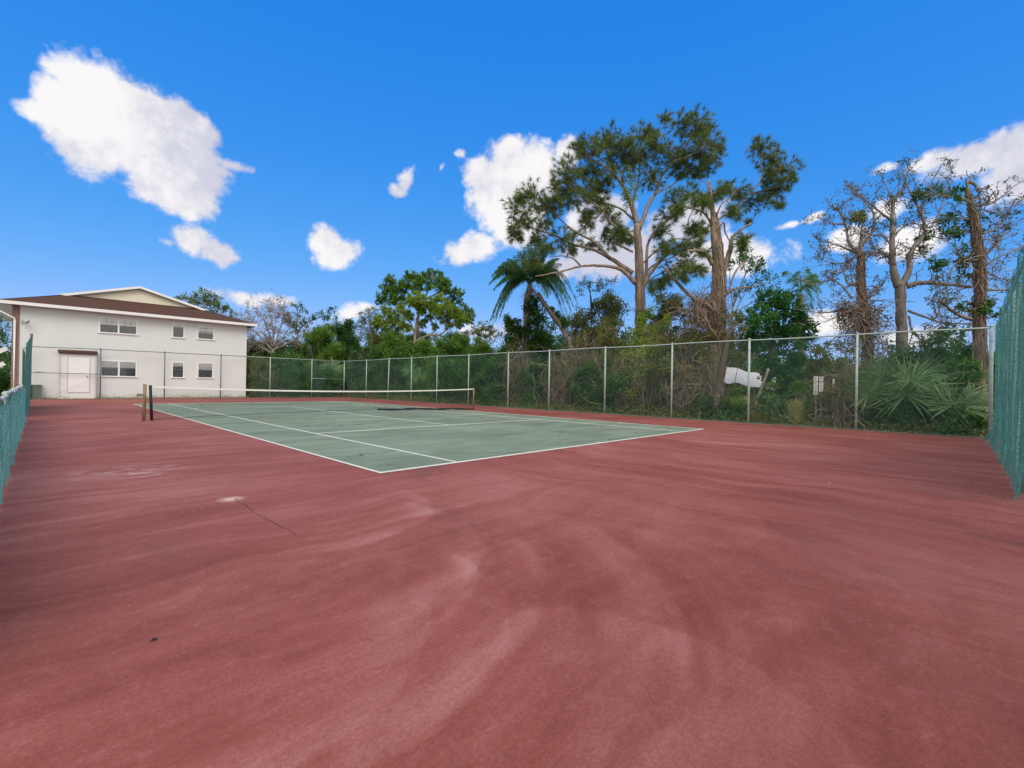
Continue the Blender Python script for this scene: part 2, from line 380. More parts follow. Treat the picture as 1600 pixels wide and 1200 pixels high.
t = newmat('green_court')
P = t.obj
wv = t.n('ShaderNodeTexNoise', inp={'Vector': P, 'Scale': .4, 'Detail': 3}).outputs['Color']
warp = t.vm('SCALE', t.vm('SUBTRACT', wv, (.5, .5, .5))); t.N[-1].inputs['Scale'].default_value = 1.2
Pw = t.vm('ADD', P, warp)
s1 = t.noise(t.mapping(Pw, rot=(0, 0, R(35)), scale=(.35, 1.6, 1)), 1.0, 8, .62, .2)
b1 = t.noise(P, .35, 4, .6)
fine = t.noise(P, 150, 3, .7)
f = t.m('ADD', t.m('MULTIPLY', s1, .65), t.m('MULTIPLY', b1, .35)); f = t.m('ADD', f, t.m('MULTIPLY', t.m('SUBTRACT', fine, .5), .08))
col = t.ramp(f, [(.3, (.105, .135, .095)), (.5, (.175, .225, .165)), (.68, (.26, .31, .235))])
vo = t.n('ShaderNodeTexVoronoi', feature='DISTANCE_TO_EDGE', inp={'Vector': t.vm('ADD', P, t.vm('MULTIPLY', t.n('ShaderNodeTexNoise', inp={'Vector': P, 'Scale': 2.5, 'Detail': 4}).outputs['Color'], (.8, .8, 0))), 'Scale': .33}).outputs['Distance']
crk = t.m('MULTIPLY', t.step(vo, .011, .004), t.step(t.noise(t.mapping(P, loc=(3, 1, 0)), .55, 3), .50, .60))
col = t.mix(t.m('MULTIPLY', crk, .75), col, (.05, .06, .05))
dots = t.m('MULTIPLY', t.step(t.n('ShaderNodeTexVoronoi', inp={'Vector': P, 'Scale': 2.0}).outputs['Distance'], .05, .02), t.step(t.noise(P, .8, 3), .5, .6))
col = t.mix(t.m('MULTIPLY', dots, .6), col, (.05, .055, .04))
stn = t.m('MULTIPLY', t.step(t.noise(t.mapping(Pw, loc=(5, 9, 0), rot=(0, 0, R(40)), scale=(.4, 1.3, 1)), .9, 6, .6), .52, .72), .45)
col = t.mix(stn, col, (.13, .135, .08))
M['greencourt'] = finish(t, col, .85, t.bump(fine, .3, .003), spec=.12)
g = MB(); g.box(0, 10.97, 0, 23.77, -.1, .004)
tag(g.build('playing_court', M['greencourt']), 'grey green playing area of the tennis court with fine cracks', kind='structure')
t = newmat('line_paint'); n = t.noise(t.obj, 25, 6, .7)
gap = t.step(t.noise(t.obj, 3.2, 6, .75), .64, .70)
M['line'] = finish(t, t.ramp(n, [(.30, (.27, .30, .25)), (.44, (.60, .59, .53)), (.7, (.76, .75, .70))]), .75, alpha=t.m('SUBTRACT', 1.0, t.m('MULTIPLY', gap, .75)))
g = MB(); zt = .008
def line(x0, x1, y0, y1): g.box(x0, x1, y0, y1, 0, zt)
lw = .05
line(0, 10.97, 0, .075); line(0, 10.97, 23.77-.075, 23.77)
for xx in (0, 1.37, 9.60-lw, 10.97-lw): line(xx, xx+lw, .075, 23.695)
for yy in (5.485, 18.285): line(1.42, 9.55, yy-lw/2, yy+lw/2)
line(5.46, 5.51, 5.51, 18.26); line(5.46, 5.51, .075, .18); line(5.46, 5.51, 23.59, 23.695)
tag(g.build('court_lines', M['line']), 'white painted tennis court lines', kind='structure')

M['kerb'] = simple('concrete_edge', (.17, .135, .10), .9, 0, .4, 5, .3)
g = MB()
g.box(XR-.10, XR+.12, YN-.12, YF+.10, -.2, .03); g.box(XL-.12, XR-.10, YF-.02, YF+.12, -.2, .03)
tag(g.build('court_edge_kerb', M['kerb']), 'low pale concrete edging under the fence', kind='structure')
# cracks in the red surface (thin filled joints lying on the court)
M['crack'] = simple('crack_filler', (.11, .045, .04), .9)
def crack(pts, wd, name='surface_crack'):
    g = MB(); P = []
    for a, b in zip(pts[:-1], pts[1:]):
        for k in range(10): P.append(np.array(a)+(np.array(b)-np.array(a))*k/10)
    P.append(np.array(pts[-1])); P = np.array(P); m = len(P)
    P += rng.normal(size=(m, 2))*.006; d = np.gradient(P, axis=0); nn = np.stack([-d[:, 1], d[:, 0]], 1); nn /= np.linalg.norm(nn, axis=1)[:, None]+1e-9
    ww = wd*rng.uniform(.3, 1.2, m)[:, None]*np.minimum(1, np.minimum(np.arange(m), m-1-np.arange(m))/3+.1)[:, None]
    V = np.vstack([np.c_[P+nn*ww, np.full(m, .006)], np.c_[P-nn*ww, np.full(m, .006)]])
    g.add(V, [(i, i+1, m+i+1, m+i) for i in range(m-1)])
    return tag(g.build(name, M['crack']), kind='structure')
crack([(-1.85, -.29), (-1.86, -1.0), (-1.83, -1.99)], .0035)

# ------------------------------------------------------------ fences
H = 3.03
def chain(mb, A, B, z0, z1, r=.0026, sp=.072, seg=4, zfun=None):
    A = np.array(A, float); B = np.array(B, float); Lh = np.linalg.norm(B-A); d = (B-A)/Lh; h = z1-z0
    nrm = np.array([-d[1], d[0]])
    for sg, off in ((1, .0028), (-1, -.0028)):
        s0 = np.arange(-h, Lh+h, sp)
        for k in range(seg):
            za, zb = z0+h*k/seg, z0+h*(k+1)/seg
            sa = s0+sg*(za-z0); sb = s0+sg*(zb-z0)
            ok = (sa >= 0) & (sa <= Lh) & (sb >= 0) & (sb <= Lh)
            sa, sb = sa[ok], sb[ok]
            pa = A+d*sa[:, None]+nrm*off; pb = A+d*sb[:, None]+nrm*off
            mb.many_tubes(np.c_[pa, np.full(len(pa), za)], np.c_[pb, np.full(len(pb), zb)], r, 3)
def post(x, y, h, r, mat, root, lean=(0, 0), name='post'):
    g = MB(); g.tube([(x, y, -.05), (x+lean[0], y+lean[1], h)], r, 10)
    g.tube([(x+lean[0], y+lean[1], h), (x+lean[0], y+lean[1], h+.03), (x+lean[0], y+lean[1], h+.055)], [r*1.25, r*1.2, r*.4], 10)
    for k in range(6):
        z = h*(k+.6)/6.4; g.tube([(x+lean[0]*z/h, y+lean[1]*z/h, z-.006), (x+lean[0]*z/h, y+lean[1]*z/h, z+.006)], r*1.22, 8)
    return g.build(name, mat, root, True)

# right-hand long fence
rf = thing('chain_link_fence', (XR, 12.8, 0), 'tall long green-grey chain-link fence along the tree side of the court', 'fence')
ys = [15.65, 18.8, 21.74, 24.8, 28.02, 31.81, 12.3, 9.38, 6.08, 2.9, -.03, -3.2, -6.15]
leans = {28.02: (.0, .0), 24.8: (.0, -.13)}
for y in ys: post(XR, y, H, .036 if y not in (-.03, 31.81, -6.15) else .042, M['galv'], rf, leans.get(y, (0, 0)))
g = MB()
yy = np.linspace(-6.2, YF, 90); g.tube(np.c_[np.full(90, XR), yy, H-.02+.012*np.sin(yy*1.1)], .023, 8); g.build('top_rail', M['galv'], rf, True)
g = MB(); chain(g, (XR+.045, YN+.05), (XR+.045, YF-.02), .05, H-.03, .0019); g.build('wire_mesh', M['wire'], rf)
g = MB(); g.tube([(XR+.045, YN, .06), (XR+.045, YF, .06)], .004, 4); g.build('bottom_wire', M['wire'], rf)

# far fence in front of the building and trees
ff = thing('chain_link_fence', (5.5, YF, 0), 'chain-link fence across the far end of the court in front of the white building', 'fence')
for x in (12.03-.0, 8.82+.1, 5.69, 2.48, -.67): post(x, YF, H, .034, M['galv'] if x > 7 else M['galvdark'], ff)
g = MB(); g.tube([(7.3, YF, H-.02), (XR, YF, H-.02)], .022, 8); g.build('top_rail', M['galv'], ff, True)
g = MB(); g.tube([(XL, YF, H-.06), (-.67, YF, H-.02), (7.3, YF, H-.02)], .022, 8); g.build('top_rail', M['galvdark'], ff, True)
g = MB(); g.tube([(XL, YF, 1.52), (-.67, YF, 1.50)], .02, 8); g.build('middle_rail', M['galvdark'], ff, True)
g = MB(); g.tube([(12.03, YF, 1.52), (XR, YF, 1.50)], .02, 8); g.build('middle_rail', M['galv'], ff, True)
g = MB(); g.tube([(-2.9, YF, .1), (-.7, YF, 1.45)], .008, 6); g.build('truss_rod', M['wiregrey'], ff, True)
g = MB(); chain(g, (7.3, YF+.04), (XR-.03, YF+.04), .05, H-.03, .0024); g.build('wire_mesh', M['wire'], ff)

# teal windscreen cloth
def cloth_mat(name, c1, c2, alpha_lo):
    t = newmat(name)
    n = t.noise(t.mapping(t.obj, scale=(2, 2, .5)), 3, 6, .6)
    vs = t.noise(t.mapping(t.obj, scale=(16, 16, 1.0)), 2.4, 6, .75, .5)
    c = t.ramp(t.m('ADD', t.m('MULTIPLY', n, .4), t.m('MULTIPLY', vs, .6)), [(.36, c1), (.52, [(a+b)/2.4 for a, b in zip(c1, c2)]), (.66, c2)])
    holes = t.step(t.noise(t.mapping(t.obj, scale=(5, 5, 1.2)), 2.2, 6, .75), .57, .64)
    knit = t.step(t.noise(t.mapping(t.obj, scale=(12, 12, 16)), 2.6, 2, .6), .40, .60)
    a = t.m('SUBTRACT', 1.0, t.m('MULTIPLY', holes, .65))
    a = t.m('MULTIPLY', a, t.m('ADD', alpha_lo, t.m('MULTIPLY', knit, 1-alpha_lo)))
    c = t.mix(t.m('MULTIPLY', t.m('SUBTRACT', 1, knit), .45), c, [q*.45 for q in c1])
    nm = t.bump(t.noise(t.mapping(t.obj, scale=(1, 1, .35)), 40, 4, .7), .9, .02)
    return finish(t, c, .85, nm, spec=.2, transl=.35, alpha=a)
M['teal'] = cloth_mat('teal_windscreen', (.016, .15, .13), (.22, .60, .53), .24)
M['teal2'] = cloth_mat('pale_teal_windscreen', (.06, .38, .36), (.42, .85, .80), .48)
M['teal3'] = cloth_mat('grey_teal_windscreen', (.10, .28, .25), (.16, .36, .32), .98)
def curtain(A, B, zt, zb, nrm, mat, name, parent, amp=.035, spill=0.0, nx=260, nz=26, seed=1):
    """hanging cloth from A to B, zt(s), zb(s) callables of distance"""
    rg = np.random.default_rng(seed)
    A = np.array(A, float); B = np.array(B, float); Lh = np.linalg.norm(B-A); d = (B-A)/Lh; nrm = np.array(nrm, float)
    s = np.linspace(0, Lh, nx); ph = rg.uniform(0, 6, 6); fr = rg.uniform(3, 17, 6); am = rg.uniform(.3, 1, 6)
    fold = sum(a*np.sin(s*f+p) for a, f, p in zip(am, fr, ph))/2.2
    V = []
    for k in range(nz):
        q = k/(nz-1)
        z = zt(s)*(1-q)+zb(s)*q
        o = amp*fold*(.35+.9*q)+.006*np.sin(s*23+q*14)+.012*np.sin(s*5+q*9)+spill*np.exp(-s/4.0)*np.maximum(0, (q-.84)/.16)**1.5*(1+.2*np.sin(s*2.1)+.08*np.sin(s*9))
        V.append(np.c_[A[None]+d*(s[:, None]+.015*np.sin(q*9+s[:, None]*4))+nrm*o[:, None], z+.01*np.sin(s*11+q*5)])
    V = np.concatenate(V); i = np.arange(nx-1)[None]; j = np.arange(nz-1)[:, None]*nx
    Q = np.stack([j+i, j+i+1, j+nx+i+1, j+nx+i], -1).reshape(-1, 4)
    g = MB(); g.add(V, Q); return g.build(name, mat, parent, True)

nf = thing('windscreen_fence', (5, YN, 0), 'tall fence hung with torn dark teal windscreen netting next to the palmettos', 'fence')
for x in (XR-.12, 11.6, 8.5, 5.4, 2.3, -.8): post(x, YN-.03, H, .034, M['galv'], nf)
g = MB(); g.tube([(XR-.05, YN-.03, H-.02), (-3.6, YN-.03, H-.02)], .023, 8); g.build('top_rail', M['galv'], nf, True)
g = MB(); chain(g, (XR, YN-.08), (-3.6, YN-.08), .05, H-.05, .0027); g.build('wire_mesh', M['wire'], nf)
curtain((XR-.2, YN+.03), (4.6, YN+.03), lambda s: 3.02+.03*np.sin(s*2.3)+.02*np.sin(s*9), lambda s: .012+0*s, (0, 1), M['teal'], 'windscreen_cloth', nf, .022, .20, 560, 40, 3)

lf = thing('windscreen_fence', (XL, 14, 0), 'low sagging fence wrapped in bright pale teal cloth that rises to a tall leaning post', 'fence')
LOWZ = 1.0
for y in (1.0, 3.6, 6.6, 9.8, 12.8): post(XL-.02, y, LOWZ+.0, .03, M['galv'], lf)
post(XL-.02, 22.8, 3.06, .045, M['galvdark'], lf, (.10, .0)); post(XL-.02, 17.6, 2.25, .034, M['galv'], lf); post(XL, YF, H, .04, M['galvdark'], lf)
g = MB(); yy = np.linspace(-3, 13.6, 60); g.tube(np.c_[np.full(60, XL-.01), yy, LOWZ-.0+.02*np.sin(yy*1.7)+.01*np.sin(yy*5)], .026, 8); g.build('top_rail', M['wiregrey'], lf, True)
g = MB(); g.tube([(XL+.1, 22.8, 3.0), (XL+.05, 28, 3.0), (XL, YF, H-.04)], .02, 8); g.build('top_rail', M['galvdark'], lf, True)
g = MB(); chain(g, (XL-.03, -3), (XL-.03, 13.6), .03, LOWZ-.03); chain(g, (XL-.03, 13.6), (XL-.03, YF), .03, 2.1, .002); g.build('wire_mesh', M['wire'], lf)
curtain((XL+.04, 13.5), (XL+.04, -3.0), lambda s: LOWZ-.02-.05*np.abs(np.sin(s*1.9))**3+.015*np.sin(s*13), lambda s: .01+.03*np.abs(np.sin(s*6)), (1, 0), M['teal2'], 'low_windscreen_cloth', lf, .018, .03, 560, 18, 5)
g = MB()
ny, nz = 60, 16; V = []
for k in range(nz):
    q = k/(nz-1); y = np.linspace(15.4, 22.8, ny); top = 2.32+(y-15.4)/7.4*.70; z = top*(1-q)+.0*q
    x = XL+.03+(y-15.4)/7.4*.06*(z/3.0)+.035*np.sin(y*3.1+q*3)*(.4+q); V.append(np.c_[x, y, z])
V = np.concatenate(V); i = np.arange(ny-1)[None]; j = np.arange(nz-1)[:, None]*ny
g.add(V, np.stack([j+i, j+i+1, j+ny+i+1, j+ny+i], -1).reshape(-1, 4)); g.build('tall_windscreen_cloth', M['teal3'], lf, True)

# ------------------------------------------------------------ net
NY = 11.885; NXL, NXR = -.86, 11.86
nt_ = thing('tennis_net', (5.5, NY, 0), 'long black tennis net with white top band stretched across the court', 'tennis net')
def ntop(x):
    q = (x-NXL)/(NXR-NXL); return 1.04-.13*4*q*(1-q)*1.0
def nbot(x):
    q = (x-NXL)/(NXR-NXL); return .03+.10*4*q*(1-q)+.012*np.sin(x*3.1)
def noff(x, z):
    q = (x-NXL)/(NXR-NXL); return .12*np.sin(q*math.pi)*(1-z)*np.where(x > 6.5, 1.5, .6)
g = MB(); xs = np.arange(NXL+.03, NXR, .046); A = np.c_[xs, NY+noff(xs, ntop(xs)), ntop(xs)]; Bm = np.c_[xs, NY+noff(xs, .5)*.8, (ntop(xs)+nbot(xs))/2]; Bb = np.c_[xs, NY+noff(xs, 0), nbot(xs)]
g.many_tubes(A, Bm, .0015); g.many_tubes(Bm, Bb, .0015)
xk = np.linspace(NXL, NXR, 60)
for k in range(23):
    q = (k+.5)/23; z = ntop(xk)*(1-q)+nbot(xk)*q; P = np.c_[xk, NY+noff(xk, z), z]; g.many_tubes(P[:-1], P[1:], .0015)
g.build('net_mesh', M['netcord'], nt_)
g = MB()
for x0, x1, hh in ((NXL+.0, NXR, .045),):
    x = np.linspace(x0, x1, 80); P = np.c_[x, NY+noff(x, 1.0), ntop(x)-.02]
    V = np.concatenate([P+[0, -.006, hh*.6], P+[0, -.008, -hh*.6], P+[0, .008, -hh*.6], P+[0, .006, hh*.6]]); m = 80
    i = np.arange(m-1); g.add(V, np.concatenate([np.stack([a*m+i, a*m+i+1, b*m+i+1, b*m+i], -1) for a, b in ((0, 1), (1, 2), (2, 3), (3, 0))]))
g.build('top_band', M['offwhite'], nt_)
g = MB(); x = np.linspace(6.75, NXR, 50); g.tube(np.c_[x, NY+noff(x, 0)+.01*np.sin(x*4), nbot(x)], .042+.006*np.sin(x*7), 8); g.build('bottom_hem', M['black'], nt_, True)
g = MB(); x = np.linspace(NXL, 6.75, 40); g.tube(np.c_[x, NY+noff(x, 0), nbot(x)], .006, 6); g.build('bottom_cord', M['netcord'], nt_, True)
g = MB(); g.tube([(NXL-.03, NY, -.05), (NXL-.08, NY, 1.07)], .04, 10); g.build('net_sleeve', M['black'], nt_, True)
pl = thing('net_post', (-1.02, NY, 0), 'rusty yellow-brown net post with crank beside the black net sleeve', 'net post', 'net posts')
g = MB(); g.tube([(-1.09, NY-.02, -.05), (-1.08, NY-.02, .5), (-1.07, NY-.02, 1.10)], .045, 12); g.build('pole', M['rustywood'], pl, True)
g = MB(); g.tube([(-1.08, NY-.02, .78), (-1.20, NY-.10, .78)], .022, 8); g.obox((-1.22, NY-.12, .78), (.05, -.02, 0), (.01, .03, 0), (0, 0, .035)); g.build('crank', M['galvdark'], pl)
pr = thing('net_post', (NXR+.07, NY, 0), 'slim rusty net post at the fence side of the court', 'net post', 'net posts')
g = MB(); g.tube([(NXR+.06, NY, -.05), (NXR+.05, NY, 1.07)], .036, 12); g.build('pole', M['rustywood'], pr, True)
g = MB(); g.tube([(NXR+.05, NY, 1.07), (NXR+.05, NY, 1.09)], .045, 12); g.build('post_cap', M['galvdark'], pr, True)

# ------------------------------------------------------------ building
BY = 32.3; BX0, BX1 = -4.08, 7.43; BZ = 5.36
bl = thing('apartment_building', (1.5, BY, 0), 'white two-storey stucco building with brown shingle roof and cream gable', 'building')
t = newmat('stucco'); n = t.noise(t.obj, 60, 6, .7); n2 = t.noise(t.mapping(t.obj, scale=(1, 1, .5)), 1.2, 6, .6)
spz = t.n('ShaderNodeSeparateXYZ', inp={0: t.obj}).outputs[2]
c = t.ramp(n2, [(.3, (.625, .645, .635)), (.7, (.67, .69, .68))])
dirt = t.m('MULTIPLY', t.m('SUBTRACT', 1.0, t.step(t.m('ADD', spz, t.m('MULTIPLY', t.m('SUBTRACT', t.noise(t.obj, 2.2, 5), .5), .8)), .0, .42)), .5)
c = t.mix(dirt, c, (.42, .37, .26))
M['stucco'] = finish(t, c, .95, t.bump(t.noise(t.obj, 14, 4, .6), .12, .01), spec=.1)
wins = [(155.3,495.6,214,522.5,2), (269.5,504.5,287.5,527.5,1), (309,507,334,530.5,1), (157.3,563.1,213,588,2), (269,565.5,287,589.5,1), (309,566.5,332.5,590,1)]
W = []
for (u0, v0, u1, v1, npn) in wins:
    a = at_y(u0, v0, BY); b = at_y(u1, v1, BY); W.append((a[0], b[0], b[2], a[2], npn))
xs = sorted({BX0, BX1, *[q for w_ in W for q in w_[:2]]}); zs = sorted({-.1, BZ, *[q for w_ in W for q in w_[2:4]]})
g = MB()
for i in range(len(xs)-1):
    for j in range(len(zs)-1):
        cx_, cz_ = (xs[i]+xs[i+1])/2, (zs[j]+zs[j+1])/2
        if any(w_[0] < cx_ < w_[1] and w_[2] < cz_ < w_[3] for w_ in W): continue
        g.add([(xs[i], BY, zs[j]), (xs[i+1], BY, zs[j]), (xs[i+1], BY, zs[j+1]), (xs[i], BY, zs[j+1])], [(0, 1, 2, 3)])
for (x0, x1, z0, z1, _) in W:
    y1 = BY+.12
    g.add([(x0, BY, z0), (x1, BY, z0), (x1, y1, z0), (x0, y1, z0)], [(0, 1, 2, 3)]); g.add([(x0, BY, z1), (x1, BY, z1), (x1, y1, z1), (x0, y1, z1)], [(3, 2, 1, 0)])
    g.add([(x0, BY, z0), (x0, BY, z1), (x0, y1, z1), (x0, y1, z0)], [(0, 1, 2, 3)]); g.add([(x1, BY, z0), (x1, BY, z1), (x1, y1, z1), (x1, y1, z0)], [(3, 2, 1, 0)])
YB = 44.0
g.add([(BX0, BY, -.1), (BX0, YB, -.1), (BX0, YB, BZ), (BX0, BY, BZ)], [(0, 1, 2, 3)]); g.add([(BX1, BY, -.1), (BX1, YB, -.1), (BX1, YB, BZ), (BX1, BY, BZ)], [(3, 2, 1, 0)])
g.add([(BX0, YB, -.1), (BX1, YB, -.1), (BX1, YB, BZ), (BX0, YB, BZ)], [(3, 2, 1, 0)])
g.build('wall', M['stucco'], bl)
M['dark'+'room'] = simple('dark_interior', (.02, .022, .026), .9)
t = newmat('window_glass'); b = t.n('ShaderNodeBsdfGlass', inp={'Roughness': .02, 'IOR': 1.45}); gl = t.n('ShaderNodeBsdfGlossy', inp={'Roughness': .03})
tp = t.n('ShaderNodeBsdfTransparent', inp={0: (.95, .97, .97, 1)}); fr_ = t.n('ShaderNodeFresnel', inp={0: 1.5})
t.L.new(t.n('ShaderNodeMixShader', inp={0: t.m('ADD', fr_.outputs[0], .05), 1: tp.outputs[0], 2: gl.outputs[0]}).outputs[0], t.out.inputs[0]); M['glass'] = t.mat
t = newmat('blind_slats'); sz = t.n('ShaderNodeSeparateXYZ', inp={0: t.obj}).outputs[2]
sl_ = t.step(t.m('SINE', t.m('MULTIPLY', sz, 125)), -.9, .0)
M['blind'] = finish(t, t.mix(sl_, (.42, .43, .44), (.86, .86, .84)), .6)
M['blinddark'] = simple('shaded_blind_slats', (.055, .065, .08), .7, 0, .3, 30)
for wi, (x0, x1, z0, z1, npn) in enumerate(W):
    g = MB(); fw_ = .045; ya, yb = BY-.025, BY+.04
    g.box(x0-.03, x1+.03, ya, yb, z1-fw_, z1+.03); g.box(x0-.03, x0+fw_, ya, yb, z0, z1-fw_); g.box(x1-fw_, x1+.03, ya, yb, z0, z1-fw_)
    mids = []
    if npn == 2: xm = (x0+x1)/2; g.box(xm-.045, xm+.045, ya, yb, z0, z1-fw_); mids = [(x0+fw_, xm-.045), (xm+.045, x1-fw_)]
    else: mids = [(x0+fw_, x1-fw_)]
    win = g.build('window', M['white'], bl)
    g = MB(); g.box(x0-.07, x1+.07, BY-.07, BY+.02, z0-.07, z0+.005); sub(g, 'sill', M['white'], win, bl)
    lower = wi >= 3
    g = MB(); g2 = MB(); g3 = MB(); g4 = MB(); zm = z0+(z1-z0)*(.50 if wi not in (2,) else .5)
    for (a, b) in mids:
        g.add([(a, BY+.010, z0+.005), (b, BY+.010, z0+.005), (b, BY+.010, z1-fw_), (a, BY+.010, z1-fw_)], [(0, 1, 2, 3)])
        nv = 3 if wi == 0 else 2 if wi in (1, 2) else 0
        if wi == 4: nv = 2
        for k in range(1, nv+(0 if nv == 0 else 0)): xx = a+(b-a)*k/nv; g3.box(xx-.008, xx+.008, BY-.003, BY+.007, z0+.005, z1-fw_)
        nh = 4
        if nv:
            for k in range(1, nh): zz = z0+(z1-z0)*k/nh; g3.box(a, b, BY-.005, BY+.0045, zz-.008, zz+.008)
        g3.box(a, b, BY-.012, BY+.0065, zm-.02, zm+.02)
        fz = {0: .5, 1: .72, 2: .42, 3: .55, 4: .7, 5: .5}[wi]; zb = z0+(z1-z0)*fz
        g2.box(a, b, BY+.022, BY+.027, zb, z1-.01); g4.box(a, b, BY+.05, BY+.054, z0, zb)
    pane = sub(g, 'pane', M['glass'], win, bl); sub(g2, 'blind', M['blind'], win, bl); sub(g4, 'blind', M['blinddark'], win, bl)
    sub(g3, 'glazing_bars', M['galvdark'] if not lower else M['galvdark'], win, bl)
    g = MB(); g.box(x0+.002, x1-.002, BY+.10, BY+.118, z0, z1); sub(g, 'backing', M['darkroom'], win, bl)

# roof: hip eaves + dutch gable
t = newmat('shingles'); n = t.noise(t.mapping(t.obj, scale=(6, 6, 20)), 2.0, 4, .7); n2 = t.noise(t.obj, .7, 4)
rows = t.m('FRACT', t.m('MULTIPLY', t.n('ShaderNodeSeparateXYZ', inp={0: t.obj}).outputs[1], 6.5))
c = t.ramp(n, [(.3, (.045, .022, .016)), (.7, (.12, .062, .046))]); c = t.mix(t.m('MULTIPLY', t.step(rows, .16, .03), .6), c, (.02, .012, .01)); c = t.mix(t.m('MULTIPLY', n2, .3), c, (.10, .055, .045))
M['shingle'] = finish(t, c, .95, t.bump(n, .6, .02), spec=.15)
EX0, EX1, EY0, EY1, EZ = -5.05, 7.95, 31.78, 44.5, 5.42
GY = 34.7; s_ = .36; GZ = EZ+(GY-EY0)*s_; run = GY-EY0
gx0, gx1 = EX0+run, EX1-run; xc = (EX0+EX1)/2
apz = at_y(220, 450.5, GY)[2]
print('gable', gx0, gx1, GZ, apz)
g = MB()
g.add([(EX0, EY0, EZ), (EX1, EY0, EZ), (gx1, GY, GZ), (gx0, GY, GZ)], [(0, 1, 2, 3)])
rz = apz
g.add([(EX1, EY0, EZ), (EX1, EY1, EZ), (xc, EY1, rz), (xc, GY-.25, rz), (gx1+.1, GY-.25, GZ-.05)], tris=[(0, 1, 4), (1, 2, 4), (2, 3, 4)])
g.add([(EX0, EY0, EZ), (EX0, EY1, EZ), (xc, EY1, rz), (xc, GY-.25, rz), (gx0-.1, GY-.25, GZ-.05)], tris=[(0, 4, 1), (1, 4, 2), (2, 4, 3)])
roof = g.build('roof', M['shingle'], bl)
M['siding'] = None
t = newmat('cream_siding'); z_ = t.n('ShaderNodeSeparateXYZ', inp={0: t.obj}).outputs[2]; fr2 = t.m('FRACT', t.m('MULTIPLY', z_, 7.0))
c = t.mix(t.m('MULTIPLY', t.step(fr2, .12, .02), .5), (.76, .71, .56), (.42, .38, .29)); M['siding'] = finish(t, c, .7, t.bump(fr2, .5, .02))
g = MB(); g.add([(gx0+.1, GY-.02, GZ), (gx1-.1, GY-.02, GZ), (xc, GY-.02, rz-.05), (gx0+.1, GY+.1, GZ), (gx1-.1, GY+.1, GZ), (xc, GY+.1, rz-.05)], tris=[(0, 1, 2), (3, 5, 4)])
sub(g, 'gable_siding', M['siding'], roof, bl)
g = MB()
for sx in (-1, 1):
    p0 = np.array([xc+sx*(xc-gx0+.30), GY-.28, GZ-.12]); p1 = np.array([xc, GY-.28, rz+.02]); d = p1-p0; L_ = np.linalg.norm(d); d /= L_; nn = np.cross(d, [0, 1, 0]); nn /= np.linalg.norm(nn)
    g.obox((p0+p1)/2, d*(L_/2+.01), (0, .03 if sx > 0 else .033, 0), nn*.075)
sub(g, 'rake_board', M['white'], roof, bl)
g = MB(); g.box(EX0-.02, EX1+.02, EY0-.05, EY0, EZ-.17, EZ+.005); sub(g, 'fascia', M['white'], roof, bl)
g = MB(); g.box(EX0, EX0+.03, EY0, EY1, EZ-.17, EZ); g.box(EX1-.03, EX1, EY0, EY1, EZ-.17, EZ); g.box(EX0+.03, EX1-.03, EY0, BY, EZ-.10, EZ-.06); g.box(EX0+.03, BX0, BY, EY1, EZ-.10, EZ-.06); sub(g, 'soffit', M['white'], roof, bl)
# brick pier and gutter pipe on the left
t = newmat('red_brick'); br = t.n('ShaderNodeTexBrick', inp={'Vector': t.mapping(t.obj, rot=(R(90), 0, 0)), 'Scale': 1.0, 'Color1': (.16, .05, .035, 1), 'Color2': (.22, .08, .05, 1), 'Mortar': (.35, .30, .26, 1), 'Mortar Size': .012, 'Brick Width': .22, 'Row Height': .08}); M['brick'] = finish(t, br.outputs[0], .9)
cx0 = at_y(17.5, 560, BY)[0]
g = MB(); g.box(cx0, BX0-.002, BY-.02, BY+.5, -.1, EZ-.10); g.build('brick_pier', M['brick'], bl)
g = MB(); p = [at_y(-20, 479, BY-.45), at_y(2, 487, BY-.3), at_y(22, 497, BY-.10)]; q = at_y(21, 617, BY-.10); p = [*p, np.array([p[-1][0]+.03, BY-.10, p[-1][2]-.15]), np.array([p[-1][0]+.03, BY-.10, .1])]
g.tube(p, .055, 8); g.build('downspout', M['white'], bl, True)
# storage closet
kx0, kx1 = -2.47, -.86
cl_t = newmat('white_siding'); t = cl_t; z_ = t.n('ShaderNodeSeparateXYZ', inp={0: t.obj}).outputs[2]; fr2 = t.m('FRACT', t.m('MULTIPLY', z_, 6.0))
c = t.mix(t.m('MULTIPLY', t.step(fr2, .14, .03), .6), (.74, .735, .72), (.38, .38, .37)); M['wsiding'] = finish(t, c, .6, t.bump(fr2, .5, .02))
g = MB(); g.box(kx0, kx1, BY-.32, BY-.002, -.1, 2.70); cl = g.build('storage_closet', M['wsiding'], bl)
g = MB(); g.obox(((kx0+kx1)/2, BY-.22, 2.80), (.86, 0, 0), (0, .24, .09), (0, -.01, .02)); sub(g, 'closet_roof', M['shingle'], cl, bl)
g = MB(); g.box(-2.08, -1.16, BY-.345, BY-.322, .42, 2.48); sub(g, 'door', M['white'], cl, bl)
g = MB()
for (a, b, c1_, d1_) in ((-2.13, -2.085, .40, 2.53), (-1.155, -1.11, .40, 2.53), (-2.085, -1.155, 2.485, 2.53), (-2.085, -1.155, .37, .415)): g.box(a, b, BY-.337, BY-.322, c1_, d1_)
g.box(kx0-.02, kx0+.07, BY-.34, BY-.322, -.05, 2.69); g.box(kx1-.07, kx1+.02, BY-.34, BY-.322, -.05, 2.69); g.box(kx0+.07, kx1-.07, BY-.338, BY-.322, 2.60, 2.69)
sub(g, 'door_frame', simple('grey_white_trim', (.52, .52, .51), .6), cl, bl)
g = MB(); g.tube([(-1.25, BY-.345, 1.36), (-1.25, BY-.40, 1.36)], .035, 8); sub(g, 'door_knob', M['galvdark'], cl, bl)
